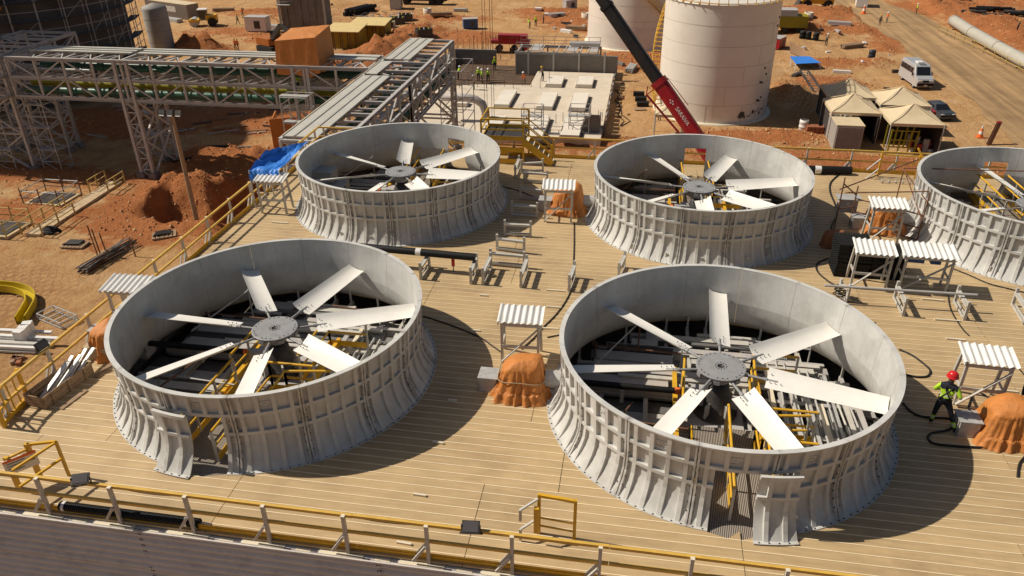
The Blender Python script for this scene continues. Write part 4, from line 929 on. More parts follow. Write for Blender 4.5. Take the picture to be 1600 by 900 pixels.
# ---------------------------------------------------------------- pipe racks
ZT,ZM,ZB=-1.5,-3.15,-4.85
RK=mat('rack_grey',(.46,.435,.41),.5,.1,1.5,dirt=DUST,dirtamt=.3,dscale=.8)
ROOF=mat('rack_roof',(.50,.48,.42),.5,.08,1,dirt=DUST,dirtamt=.25,dscale=.6)
def rack(lab,ax,s0,s1,w0,w1,bay,towers,roofs,gapend=True):
    P=(lambda s,w,z:V((s,w,z))) if ax=='x' else (lambda s,w,z:V((w,s,z)))
    t=thing('pipe_rack',lab,'pipe rack',P(s0,w0,GZ)); up_=(0,0,1)
    def m(nm,a,b,w,h=None): MB().bar(a,b,w,h or w).build(nm,RK,t)
    n=round((s1-s0)/bay); ss=[s0+(s1-s0)*i/n for i in range(n+1)]
    for w in(w0,w1):
        for z in(ZT,ZM,ZB): MB().ibeam(P(s0,w,z),P(s1,w,z),.24,.28,t=.04).build('chord',RK,t)
        for i,s in enumerate(ss): m('post',P(s,w,ZB),P(s,w,ZT),.16)
        for i in range(n):
            a,b=ss[i],ss[i+1]
            if i%2: a,b=b,a
            m('brace',P(a,w,ZT),P(b,w,ZM),.11); m('brace',P(a,w,ZM),P(b,w,ZB),.11)
    for s in ss:
        for z in(ZT,ZM,ZB): MB().ibeam(P(s,w0,z-.02),P(s,w1,z-.02),.18,.22,t=.03).build('cross_beam',RK,t)
    for i in range(n):
        a,b=ss[i],ss[i+1]; c=(a+b)/2; wm=(w0+w1)/2
        m('top_brace',P(a,w0,ZT+.02),P(c,wm,ZT+.02),.10); m('top_brace',P(c,wm,ZT+.02),P(b,w0,ZT+.02),.10); m('purlin',P(c,w0,ZT-.05),P(c,w1,ZT-.05),.12)
        m('floor_brace',P(a,w0,ZM-.03),P(b,w1,ZM-.03),.09)
    for (a,b,wa,wb,nn) in roofs:
        st=(wb-wa)/nn
        for k in range(nn):
            q0=P(a,wa+st*k,ZT+.2); q1=P(b,wa+st*(k+1)-.10,ZT+.2)
            MB().box((q0+q1)/2,(abs(q1.x-q0.x),abs(q1.y-q0.y),.09)).build('roof_panel',ROOF,t)
            e0=P(a,wa+st*k+.02,ZT+.27); e1=P(b,wa+st*k+.02,ZT+.27); MB().bar(e0,e1,.06,.05).build('roof_lip',CREAM if k==0 else ROOF,t)
    for (s,sw) in towers:
        for w in(w0,w1):
            a=P(s-sw/2,w,GZ-.2);b=P(s+sw/2,w,GZ-.2); H=ZT-GZ+.2
            for q in(a,b): MB().ibeam(q,q+V((0,0,H)),.26,.26,t=.04).build('column',RK,t); MB().box(V((q.x,q.y,GZ+.2)),(.7,.7,.7)).build('footing',CONCG,t)
            N=7; hh=(ZB-GZ+.2)/N
            for k in range(N):
                m('lacing',a+V((0,0,k*hh)) if k%2 else b+V((0,0,k*hh)),(b if k%2 else a)+V((0,0,(k+1)*hh)),.09); m('lacing',a+V((0,0,(k+1)*hh)),b+V((0,0,(k+1)*hh)),.09)
        for q in(-sw/2,sw/2):
            hb=(ZB-GZ)/2
            for k in range(2):
                m('cross_brace',P(s+q,w0,GZ+k*hb),P(s+q,w1,GZ+(k+1)*hb),.15); m('cross_brace',P(s+q,w1,GZ+k*hb),P(s+q,w0,GZ+(k+1)*hb),.15); m('strut',P(s+q,w0,GZ+(k+1)*hb),P(s+q,w1,GZ+(k+1)*hb),.15)
    return t
rack('grey steel pipe rack carrying green and olive pipes in front of the silo','x',-54.6,-21.8,59.5,63.7,2.73,[(-43.7,1.15),(-27.6,1.3)],[(-53.6,-43.9,61.4,63.6,3),(-43.3,-29.6,61.4,63.6,3),(-26.0,-21.9,61.6,63.6,2)])
rack('grey steel pipe rack with roof panels running out from the deck','y',42.0,70.6,-21.4,-17.4,2.86,[(46.5,1.3),(57,1.3),(70.0,1.2)],[(42.2,56.8,-21.3,-19.0,3),(57.3,61.4,-21.3,-20.2,1),(62.2,70.4,-21.3,-19.0,3)])
rack('grey steel pipe rack stub branching off beside the silo','y',57.5,70,-61.0,-55.4,3.1,[(60.5,1.6),(65.5,1.4)],[])
def pipe(p,q,r,mt,lab,grp=None,flange=0):
    t=thing('rack_pipe',lab,'pipe',p,group=grp); MB().tube(p,q,r,12).build('pipe',mt,t); p=V(p);q=V(q);d=q-p
    for i in range(flange): c=p+d*((i+.5)/flange); e=d.normalized()*.06; MB().tube(c-e,c+e,r*1.35,12).build('flange',mt,t)
pipe((-54,60.2,-4.38),(-21,60.2,-4.38),.33,GREEN,'thick green pipe on the lower level of the long pipe rack',flange=2)
pipe((-54,61.2,-3.95),(-21,61.2,-3.95),.34,OLIVE,'olive yellow pipe on the lower level of the long pipe rack',flange=0)
pipe((-54,62.9,-2.75),(-21,62.9,-2.75),.26,GREEN,'dark green pipe on the upper level beneath the roof panels',flange=8)
pipe((-54,61.9,-2.8),(-21,61.9,-2.8),.16,GREEN,'slim green pipe on the upper level of the long pipe rack',flange=12)
pipe((-54,61.4,-2.85),(-48,61.4,-2.85),.14,GALV,'slim silver pipe end on the pipe rack near the stub',flange=3)
for i,(x,z,r) in enumerate(((-18.2,-4.4,.30),(-19.0,-4.45,.22),(-18.1,-2.8,.22),(-19.6,-2.8,.2))):
    pipe((x,42,z),(x,70,z),r,GREEN if i!=2 else STEEL,['thick green pipe on the lower level of the roofed rack','medium green pipe beside the thick one on the roofed rack','grey pipe on the upper level of the roofed rack','slim green pipe under the roof panels of the roofed rack'][i],flange=10)
# scaffold towers at the racks
def scaffold(c,sx,sy,h,lab,nz,top=False):
    t=thing('scaffold_tower',lab,'scaffold',c); c=V(c)
    for x in(-1,1):
        for y in(-1,1): MB().tube(c+V((x*sx/2,y*sy/2,0)),c+V((x*sx/2,y*sy/2,h)),.045,5).build('standard',GALV,t)
    for k in range(nz+1):
        z=h*k/nz-.02 if k else .15
        for y in(-1,1): MB().tube(c+V((-sx/2,y*sy/2,z)),c+V((sx/2,y*sy/2,z)),.035,5).build('ledger',GALV,t)
        for x in(-1,1): MB().tube(c+V((x*sx/2,-sy/2,z)),c+V((x*sx/2,sy/2,z)),.035,5).build('ledger',GALV,t)
        if k and k%2==0 and sy<3: MB().box(c+V((0,-sy*.22,z+.05)),(sx*1.1,sy*.4,.06)).build('platform',GALV,t)
        if k<nz: MB().tube(c+V((-sx/2 if k%2 else sx/2,-sy/2,h*k/nz)),c+V((sx/2 if k%2 else -sx/2,-sy/2,h*(k+1)/nz)),.03,5).build('brace',GALV,t)
scaffold((-27.6,58.2,GZ),2.2,1.6,8.6,'scaffold tower below the orange tarpaulin box on the rack',8)
scaffold((-58.2,60.2,GZ),2.6,2.0,8.4,'scaffold tower with platforms beside the silo',8)
scaffold((-53.5,60.5,GZ),1.8,1.6,7.4,'narrow scaffold tower at the rack corner by the silo',7)
scaffold((-16.2,66.5,GZ),2.0,4.6,9.4,'tall scaffold tower at the end of the roofed rack beside the foundation',8)
scaffold((-46.5,66.0,GZ),2.2,2.0,4.2,'low scaffold tower behind the pipe rack tower',4)
# orange tarpaulin box
c=V((-27.7,61.2,ZT)); x0_,x1_,y0_,y1_=-1.75,1.75,-1.6,1.7
def tz(x,y): return 2.2+.10*x+.35*(y+1.6)/3.3+(.25 if abs(x)<.9 else 0)*0
P=[]
N=18
ring=[]
for (ax,ay),(bx,by) in (((x0_,y0_),(x1_,y0_)),((x1_,y0_),(x1_,y1_)),((x1_,y1_),(x0_,y1_)),((x0_,y1_),(x0_,y0_))):
    for i in range(N): ring.append((ax+(bx-ax)*i/N,ay+(by-ay)*i/N))
ring.append(ring[0])
for s_ in (0,.35,.7,.97): P.append([c+V((x*s_,y*s_,tz(x*s_,y*s_)+.12*(1-s_)+.05*noise.noise(V((x*s_*2,y*s_*2,5)))) ) for x,y in ring])
for v in (.0,.15,.35,.55,.75,.9,1.0):
    row=[]
    for x,y in ring:
        f=1+.09*v*noise.noise(V((x*1.6,y*1.6,v*.7)))+.06*v; row.append(c+V((x*f,y*f,tz(x,y)*(1-v)-(.55+.35*noise.noise(V((x,y,3))))*v)))
    P.append(row)
tag(MB().grid(P[::-1],0,False).build('tarpaulin_box',ORANGE),'orange tarpaulin box covering equipment on top of the pipe rack','tarpaulin')
tag(MB().box((-34.5,69,GZ+1.6),(2.6,.1,3.0),Matrix.Rotation(.5,3,'Z')).box((-36.2,70.6,GZ+1.5),(.1,2.6,2.8),Matrix.Rotation(.3,3,'Z')).build('orange_screen',ORANGE),'orange screen standing under the pipe rack','screen')
# ---------------------------------------------------------------- storage tanks
def tank(c,r,h,lab,yel):
    t=thing('storage_tank',lab,'tank',(c[0],c[1],GZ)); C0=V((c[0],c[1],GZ))
    nb=6; bh=h/nb
    for k in range(nb): MB().lathe([(r+.008*(k%2),k*bh),(r+.008*(k%2),(k+1)*bh)],96,C0,cap=False).build('shell_course',TANKW,t)
    WS=mat('weld_seam',(.52,.47,.40),.6,.1,1)
    for k in range(1,nb):
        MB().lathe([(r+.011,k*bh-.03),(r+.014,k*bh),(r+.011,k*bh+.03)],96,C0,cap=False).build('weld_ring',WS,t)
    for k in range(nb):
        for q in range(5):
            a=R(-100+q*37+k*17); MB().box(C0+V(((r+.008)*math.cos(a),(r+.008)*math.sin(a),(k+.5)*bh)),(.012,.05,bh-.05),Matrix.Rotation(a,3,'Z')).build('weld_seam',WS,t)
    MB().lathe([(r+.45,-.1),(r+.45,.14),(r,.15)],72,C0,cap=False).build('base_ring',CREAM,t)
    MB().lathe([(r+.12,h-.02),(r+.12,h+.06),(r-.05,h+.08),(0,h+.9)],72,C0,cap=False).build('roof',TANKW,t)
    for i in range(40):
        a=6.28318*i/40; p=C0+V(((r-.05)*math.cos(a),(r-.05)*math.sin(a),h+.05)); MB().bar(p,p+V((0,0,1.1)),.06).build('rail_post',YEL,t)
        p2=C0+V(((r+.30)*math.cos(a),(r+.30)*math.sin(a),h+.1)); MB().bar(p,p2,.08,.10).build('bracket',YEL,t)
    for z in(.15,.6,1.1): MB().path([C0+V(((r-.05)*math.cos(6.28318*i/48),(r-.05)*math.sin(6.28318*i/48),h+z)) for i in range(49)],.035,5).build('guard_rail',YEL,t)
    return t,C0
t,C0=tank((7.9,88.3),6.0,12.1,'large white storage tank behind the red crane boom',1)
def onw(a,z,r=6.0): return C0+V((r*math.cos(R(a)),r*math.sin(R(a)),z))
for a,z,s in((-22,9.6,.16),(-20,10.4,.13),(-38,5.6,.13),(-34,4.9,.12),(-40,4.1,.13),(-43,4.2,.13),(-44,2.3,.13),(-41,2.2,.13),(-38,2.5,.12),(-62,1.0,.34)): 
    d=V((math.cos(R(a)),math.sin(R(a)),0)); MB().tube(onw(a,z)-d*.05,onw(a,z)+d*.06,s,10).build('nozzle_hole',DARK,t)
for k in range(14):
    a=-66+k*2.6+rnd.uniform(-1,1); z=.7+.55*rnd.random(); d=V((math.cos(R(a)),math.sin(R(a)),0)); MB().box(onw(a,z)+d*.0,(.015,rnd.uniform(.1,.45),rnd.uniform(.1,.5)),Matrix.Rotation(R(a),3,'Z')).build('scuff_patch',DARK if k%2 else STEEL,t)
for k in range(26): # spiral stair on the left side
    a=205-k*2.6; z=.6+k*.42; p=onw(a,z,6.05); q=onw(a,z,6.95); MB().bar(p,q,.28,.05).build('stair_tread',YEL,t); q0=onw(a,z,6.92); MB().bar(q0,q0+V((0,0,1.1)),.05).build('stair_post',YEL,t)
for z in(.1,.6,1.1): MB().path([onw(205-k*2.6,.6+k*.42+z,6.92) for k in range(26)],.04,5).build('stair_rail',YEL,t)
t2,C0=tank((-1.2,123.2),7.6,12.5,'white storage tank with base step standing behind the dark crane boom',1)
MB().lathe([(7.63,0),(7.63,3.4)],64,C0,cap=False).build('primer_band',mat('primer_white',(.66,.62,.56),.5,.05,.4,dirt=(.35,.3,.25),dirtamt=.35,dscale=.8),t2)
for k in range(24):
    a=-100+k*2.6; z=9.5-k*.32; p=onw(a,z,7.6); q=onw(a,z,8.5); MB().bar(p,q,.3,.05).build('stair_tread',YEL,t2); q0=onw(a,z,8.45); MB().bar(q0,q0+V((0,0,1.1)),.05).build('stair_post',YEL,t2)
for z in(.1,.6,1.1): MB().path([onw(-100+k*2.6,9.5-k*.32+z,8.45) for k in range(24)],.04,5).build('stair_rail',YEL,t2)
t=thing('concrete_tank','small grey round concrete tank beside the scaffolded silo','tank',(-70.9,107.2,GZ))
MB().lathe([(1.75,-.1),(1.75,6.2),(1.6,6.5),(0,7.0)],28,(-70.9,107.2,GZ),cap=False).build('shell',mat('tank_grey',(.32,.30,.27),.7,.1,.6),t)
for z in(1.6,3.2,4.8): MB().lathe([(1.765,z),(1.765,z+.05)],28,(-70.9,107.2,GZ),cap=False).build('joint_ring',CONCG,t)
t=thing('grey_panel_tower','tall grey panelled concrete tower with side platform beyond the yellow shed','tower',(-56,127.5,GZ))
for i in range(6): MB().box((-59.6+1.25*i,127.5+.05*(i%2),GZ+4),(1.18,3.4,8.0)).build('panel',CONCG,t)
for x in(-60.4,-52.5): MB().bar((x,125.7,GZ),(x,125.7,GZ+8.5),.28).build('column',STEEL,t)
MB().box((-59.3,125.3,GZ+3.9),(2.2,1.0,.12)).build('platform',STEEL,t)
for z in(.5,1.0): MB().bar((-60.4,124.9,GZ+3.95+z),(-58.2,124.9,GZ+3.95+z),.07).build('rail',CREAM,t)
# ---------------------------------------------------------------- crane
p0=GY(1122,262,62.0); p1=GY(1029,127,64.0); p2=GY(926,-24,66.0); t=thing('mobile_crane','red mobile crane with dark telescopic boom raised beside the white tank','crane',(p0.x+.6,62.0,GZ))
d=(p1-p0).normalized(); sd=d.cross(V((0,1,0))).normalized(); nn=sd.cross(d).normalized()
pv=p0-d*2.2
def hexb(a,b,w,h,mt,nm):
    mb=MB(); A=[];B=[]
    for (u,v) in((-.5,-.32),(-.28,-.5),(.28,-.5),(.5,-.32),(.5,.42),(.42,.5),(-.42,.5),(-.5,.42)):
        o=sd*(u*w)+nn*(v*h); A.append(a+o); B.append(b+o)
    mb.add(A+B,[tuple(range(7,-1,-1)),tuple(range(8,16))]+[(i,(i+1)%8,8+(i+1)%8,8+i) for i in range(8)]); return mb.build(nm,mt,t)
hexb(pv,p1,1.16,1.1,RED,'boom_base'); hexb(p1-d*.35,p1+d*.12,1.28,1.2,RED,'boom_collar')
m1=p1.lerp(p2,.60); d2=d
hexb(p1,p1+d*7.4,.98,.92,BOOM,'boom_section'); hexb(p1+d*7.2,p1+d*7.5,1.08,1.0,BOOM,'section_collar'); hexb(p1+d*7.3,p1+d*13,.88,.82,BOOM,'boom_section'); hexb(p1+d*13,p1+d*20,.78,.72,BOOM,'boom_section')
hexb(p1+d*19.8,p1+d*20.6,1.1,1.2,RED,'boom_head')
# red lattice beside the boom
sd=-sd if sd.x>0 else sd; sd=-sd; s0=p1-d*.3-sd*1.45+nn*.1; s1=p1-d*5.4-sd*.95+nn*.1
for o in(V((0,0,0)),nn*.45): MB().tube(s0+o,s1+o,.05,6).build('jib_tube',RED,t)
for k in range(6): MB().tube(s0.lerp(s1,k/6),s0.lerp(s1,(k+.6)/6)+nn*.45,.03,5).build('jib_lacing',RED,t)
MB().tube(s0,p1-d*.3-sd*.7,.05,6).build('jib_tube',RED,t); MB().tube(s0+d*.0,s0+d*.5+sd*.5,.05,6).build('jib_tube',RED,t); MB().tube(p1-d*.2+sd*.72,p1-d*3.0+sd*.85,.03,6).build('boom_pipe',RED,t); MB().tube(s1,s1+sd*.3,.05,6).build('jib_tube',RED,t)
# carrier behind the deck
g0=V((pv.x,pv.y,GZ)); MB().box(g0+V((-1,.2,1.35)),(11,2.7,.7)).build('chassis',RED,t); MB().lathe([(1.2,0),(1.2,.5)],20,g0+V((0,.2,1.7))).build('turntable',DARK,t); MB().box(g0+V((1.6,.2,2.8)),(3.6,2.4,1.4)).build('superstructure',RED,t)
MB().box(g0+V((.3,1.4,2.9)),(1.6,1.0,1.5)).build('cab',GLASS,t); MB().bar(g0+V((.3,.2,3.0)),pv,1.2,1.2).build('boom_foot',RED,t); MB().tube(g0+V((-1.5,.2,2.4)),pv+d*3.2,.22,10).build('lift_cylinder',GALV,t)
for x in(-5,-3.4,.6,2.4,3.9):
    for y in(-1.1,1.5): MB().tube(g0+V((x,y-.2,.65)),g0+V((x,y+.2,.65)),.65,18).build('wheel',TYRE,t)
# lettering on the boom
cu=bpy.data.curves.new('lettering','FONT'); cu.body='SARAIVA'; cu.size=.44; cu.extrude=.004; cu.align_x='CENTER'; cu.align_y='CENTER'
to=bpy.data.objects.new('tmp',cu); col.objects.link(to); dg=bpy.context.evaluated_depsgraph_get(); tm=bpy.data.meshes.new_from_object(to.evaluated_get(dg)); bpy.data.objects.remove(to); tm.name='boom_lettering'
tm.materials.clear(); tm.materials.append(WHITE)
fn=-nn if nn.y>0 else nn   # face looking at the camera
xa=-d; ya=fn.cross(xa).normalized(); lm=Matrix((xa,ya,fn)).transposed().to_4x4()
pc=p1-d*((p1-p0).length*.40)+fn*(1.1*.5+.012)+sd*.05; pc=pc-t.location; lm.translation=pc
lo=bpy.data.objects.new('boom_lettering',tm); col.objects.link(lo); lo.parent=t; lo.matrix_local=lm
mk=MB()
for k,(a_,b_) in enumerate(((.1,0),(.3,.09),(.3,-.09),(.5,0))): mk.box(p1-d*((p1-p0).length*.40-1.75+a_)+fn*(.55+.012)+sd*(b_*1.1),(.10,.10,.02),lm.to_3x3())
mk.build('boom_emblem',WHITE,t)
# hoist cables over the foundation
for i,(px,bx) in enumerate(((758,758),(762,762),(769,769),(772.5,772.5))):
    b=G(px,190,-10.9); tp=V((b.x,b.y,26)); o=MB().tube(b,tp,.025,5).build('hoist_cable',DARK); tag(o,'thin hoist cable hanging over the concrete foundation','cable','hoist cables over the foundation')
# ---------------------------------------------------------------- concrete foundation
fz=-11.0; t=thing('foundation_slab','pale concrete foundation slab with raised plinths behind the deck','foundation',(-12,85,GZ))
MB().prism([(-24,73),(-3.6,73),(-3.6,98.7),(-13.3,98.7),(-13.3,91.9),(-24,91)],GZ-.3,fz).build('slab',CONC,t)
def plinth(pts,h,i=0):
    q=[G(*p,fz+h) for p in pts]; xs=[a.x for a in q]; ys=[a.y for a in q]; x0=(xs[0]+xs[3])/2;x1=(xs[1]+xs[2])/2;y0=(ys[0]+ys[1])/2;y1=(ys[2]+ys[3])/2
    m_=MB().box(((x0+x1)/2,(y0+y1)/2,fz+h/2),(x1-x0,y1-y0,h)); m_.build('plinth',mat('plinth_concrete',(.70,.64,.54),.85,.06,1,dirt=(.5,.42,.32),dirtamt=.3),t)
    MB().box(((x0+x1)/2+.05,(y0+y1)/2,fz+.015),(x1-x0+.45,y1-y0+.12,.03)).build('recess_mark',CONCG,t)
for pts in ([(854,131),(879,131),(881,118),(858,118)],[(902,132),(926,132),(928,119),(904,119)],[(773,163),(797,163),(806,140),(785,140)],[(839,166),(864,166),(871,144),(848,144)],[(890,168),(915,168),(920,145),(897,145)],[(709,161),(728,161),(734,156),(712,156)],[(816,212),(850,212),(858,180),(828,180)],[(875,211),(906,211),(912,182),(884,182)],[(760,196),(785,196),(790,180),(766,180)]): plinth(pts,.45)
for a,b in(((840,111),(955,114)),): pass
def wall(nm,lab,x0,x1,y0,y1,z0,z1,mt=CONCG,ribs=0):
    t=thing(nm,lab,'wall',((x0+x1)/2,(y0+y1)/2,GZ)); MB().box(((x0+x1)/2,(y0+y1)/2,(z0+z1)/2),(x1-x0,y1-y0,z1-z0)).build('wall',mt,t)
    for i in range(ribs): 
        x=x0+(x1-x0)*(i+.5)/ribs; MB().bar((x,y0-.08,z0),(x,y0-.08,z1+.6),.22,.16).build('pillar',STEEL,t)
    return t
wall('concrete_wall','dark concrete wall behind the pale foundation slab',-16.2,-3.2,99.2,99.6,GZ-.2,-9.0,CONCG,4)
t=wall('concrete_wall','short dark concrete wall beside the red machine',-25.5,-19.8,104.5,104.9,GZ-.2,-9.8); 
wall('concrete_wall','dark concrete side wall above the excavated pit',-26.2,-25.8,93,104.6,GZ-.2,-10.2)
t=thing('steel_platform','grey steel platform with rails above the dark concrete wall','platform',(-10,101,-9))
for y in(99.4,103.4):
    MB().ibeam((-16.4,y,-8.9),(-5.5,y,-8.9),.2,.35,t=.05).build('beam',STEEL,t)
    for x in(-16.2,-12.6,-9,-5.6): MB().bar((x,y,GZ),(x,y,-8.7),.2).build('column',STEEL,t)
for x in(-16,-14.5,-13,-11,-10,-8,-7,-5.8): MB().bar((x,99.4,-8.75),(x,103.4,-8.75),.14,.2).build('cross_beam',STEEL,t)
for x0_,x1_ in((-14.3,-13.2),(-9.7,-8.4),(-6.8,-5.8)): MB().box(((x0_+x1_)/2,101.4,-8.6),(x1_-x0_,3.8,.06)).build('deck_plate',STEEL,t)
MB().tube((-9.6,102.4,-8.2),(-5.7,102.4,-8.2),.28,12).build('pipe',STEEL,t)
for y in(99.4,103.4):
    for z in(.5,1.0): MB().bar((-16.2,y,-8.6+z),(-5.6,y,-8.6+z),.05).build('rail',STEEL,t)
    for i in range(8): MB().bar((-16.2+1.5*i,y,-8.6),(-16.2+1.5*i,y,-7.6),.05).build('rail_post',STEEL,t)
rb=random.Random(5)
PITM=mat('brown_pit',(.10,.06,.035),.95,.3,.8,bump=.4,bscale=3)
o=MB().box((-19.6,97.8,GZ+.18),(11.6,12.4,.25)).build('excavated_bed',PITM); struct(o)
for i in range(9):
    x=-24.5+rb.random()*9; y=94+rb.random()*8; L=rb.uniform(2,4); o=MB().bar((x,y,GZ+.36),(x+L,y+rb.uniform(-.3,.3),GZ+.36),.12,.08).build('formwork_plank',WOOD); tag(o,'brown formwork plank lying on the excavated bed','plank','formwork planks in the pit')
for i in range(22):
    p=G(*[(718+i*7,138-(i%3)*2),(830+i*5.5,190+(i%3)*4)][i%2],fz); p.x=min(max(p.x,-23.6),-3.8); p.y=min(p.y,98); o=MB().tube(p,p+V((0,0,rb.uniform(.9,2.0))),.03,5).build('starter_bar',RUST); tag(o,'rusty starter bar rising from the pale concrete slab','rebar','starter bars on the slab')
for i in range(26):
    p=on(-27+i*.55 if i<14 else -24+(i-14)*.7,107.5+rb.random()*4); o=MB().tube(p-V((0,0,.1)),p+V((0,0,rb.uniform(1.8,3.2))),.03,5).build('rebar_stake',RUST); tag(o,'thin rusty stake standing in the sand beside the red machine','rebar','stakes by the red machine')
t=thing('formwork_box','dark formwork box at the corner of the pale slab','formwork',(-4.4,74.2,fz)); MB().box((-4.6,75,fz+.9),(1.5,.12,1.8)).build('panel',CONCG,t); MB().box((-3.9,76.2,fz+.7),(.12,2.4,1.4)).build('panel',CONCG,t)
for k,(px,py) in enumerate(((832,205),(905,205))):
    c=G(px,py,fz); scaffold(c,2.0,1.6,2.6,['low scaffold frame on the slab beside the yellow stairs','low scaffold frame on the slab beside the formwork box'][k],3)
for i in range(16):
    y=77+i*1.35; o=MB().box((-3.45+.08*(i%2),y,GZ+.65),(.10,1.1,1.3+.2*(i%3))).build('formwork',[CONCG,WOOD,STEEL][i%3]); tag(o,'dark formwork panel set against the slab side facing the tank','formwork','formwork panels along the slab')
p=G(708,152,-8.6); t=thing('elbow_pipe','thick grey elbow pipe turning down beside the foundation','pipe',p); e=[p+V((-1.2,0,0)),p+V((1.5,0,0)),p+V((2.4,0,-.15)),p+V((3.1,0,-.6)),p+V((3.4,0,-1.4)),p+V((3.45,0,-3.4))]
MB().path(e,.42,14).build('pipe',mat('elbow_grey',(.42,.38,.35),.5,.08,1),t); MB().tube(e[-1]+V((0,0,.3)),e[-1]+V((0,0,.1)),.55,14).build('flange',STEEL,t)
# red machine
c=on(-19.2,113.2); t=thing('red_machine','long red machine frame parked on the sand behind the pit','machine',c)
MB().box(c+V((0,0,1.6)),(5.6,1.6,.5)).build('frame',RED,t); MB().box(c+V((.3,0,2.2)),(4.2,1.4,.8)).build('body',RED,t); MB().box(c+V((2.2,0,1.0)),(.8,1.5,.9)).build('tail',RED,t)
for x in(-1.8,.4,1.6): MB().tube(c+V((x,-.8,.5)),c+V((x,.8,.5)),.5,14).build('wheel',TYRE,t)
# ---------------------------------------------------------------- tents
def tent(x0,x1,y0,y1,lab,ez=3.0,pk=1.25,walls=()):
    c=V(((x0+x1)/2,(y0+y1)/2,GZ)); t=thing('canopy_tent',lab,'tent',c,group='beige canopy tents'); e=GZ+ez
    C4=[V((x0,y0,e)),V((x1,y0,e)),V((x1,y1,e)),V((x0,y1,e))]; P=V((c.x,c.y,e+pk)); n=8
    for k in range(4):
        a,b=C4[k],C4[(k+1)%4]; G_=[]
        for j in range(n+1):
            v=j/n; L=a.lerp(P,v); Rr=b.lerp(P,v); sag=-.14*math.sin(3.1416*v); row=[]
            for i in range(n+1):
                u=i/n; p=L.lerp(Rr,u); p=p+V((0,0,sag+.05*noise.noise(V((p.x,p.y,2)))*math.sin(3.14*u)*math.sin(3.14*v))); row.append(p)
            G_.append(row)
        MB().grid(G_,0,True).build('roof_panel',BEIGE,t)
        MB().bar(a-V((0,0,.14)),b-V((0,0,.14)),.03,.28).build('valance',BEIGE,t); MB().tube(V((a.x,a.y,GZ-.1)),a,.06,6).build('leg',GALV,t)
        MB().tube(a+V((0,0,.012)),P+V((0,0,.012)),.035,5).build('ridge',BEIGE,t)
    for w_ in walls:  # dark enclosure sheets, added to fill the darkness under the canopy
        a_,b_=C4[w_],C4[(w_+1)%4]; a_=V((a_.x,a_.y,GZ)); b_=V((b_.x,b_.y,GZ)); i_=(c-(a_+b_)/2).normalized()*.1; MB().bar(a_+i_+V((0,0,1.4)),b_+i_+V((0,0,1.4)),.04,2.7).build('dark_fill_sheet',DKW,t)
    return t
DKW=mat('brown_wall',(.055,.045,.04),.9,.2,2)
tent(18.7,23.3,78.4,83.1,'beige canopy tent above the grey corrugated container',walls=(1,2,3))
tent(19.3,24.0,83.6,88.2,'beige canopy tent behind the one over the container',3.1,1.35,(2,3))
tent(24.0,28.8,81.6,86.4,'beige canopy tent beside the parked dark car',walls=(2,))
tent(23.5,28.2,75.4,80.2,'beige canopy tent with yellow racks underneath',walls=(1,2))
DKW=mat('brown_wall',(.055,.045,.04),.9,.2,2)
def boxthing(nm,lab,cat,c,sz,mt,rz=0,grp=None):
    o=MB().box((0,0,sz[2]/2),sz).build(nm,mt); o.location=c; o.rotation_euler=(0,0,rz); return tag(o,lab,cat,grp)
c=V((20.0,77.5,GZ)); t=thing('container_office','grey corrugated container with flat roof below the canopy tent','container',c)
MB().box(c+V((0,0,1.25)),(2.5,3.8,2.45)).build('shell',mat('container_grey',(.34,.31,.28),.6,.08,1),t); MB().box(c+V((0,0,2.52)),(2.6,3.9,.09)).build('roof',BEIGE,t)
for i in range(13): MB().box(c+V((-1.12+i*.187,-1.95,1.25)),(.09,.12,2.3)).build('rib',MATS['container_grey'],t)
for i in range(4): MB().box(c+V((-.9+.45*i,1.0+.1*(i%2),2.68)),(.4,.3,.2),Matrix.Rotation(i,3,'Z')).build('roof_clutter',WHITE if i%2 else STEEL,t)
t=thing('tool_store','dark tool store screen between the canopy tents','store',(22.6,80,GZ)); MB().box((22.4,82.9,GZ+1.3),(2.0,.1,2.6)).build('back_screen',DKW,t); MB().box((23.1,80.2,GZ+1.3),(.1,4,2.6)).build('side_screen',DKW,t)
t=thing('tool_rack','yellow rack holding tools under the front canopy tent','rack',(25,76.5,GZ))
for x in(23.9,24.8,25.7,26.3): MB().bar((x,76.0,GZ),(x,76.0,GZ+2.2),.12).build('post',OLIVE,t); MB().bar((x,77.5,GZ),(x,77.5,GZ+2.2),.12).build('post',OLIVE,t)
for z in(.5,1.2,2.1): MB().bar((23.9,76.0,GZ+z),(26.3,76.0,GZ+z),.1).build('shelf',OLIVE,t)
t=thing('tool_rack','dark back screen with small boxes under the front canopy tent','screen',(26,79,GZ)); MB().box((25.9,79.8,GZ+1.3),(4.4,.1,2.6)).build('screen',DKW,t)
for i in range(9): boxthing('parts_box',['white','red','grey'][i%3]+' parts box on the floor under the front canopy tent','box',V((26.2+.55*(i%4),76.3+.75*(i//4),GZ)),(.42,.35,.3+.5*(i%3)),[WHITE,RED,STEEL][i%3],.2*i,'parts boxes under the tent')
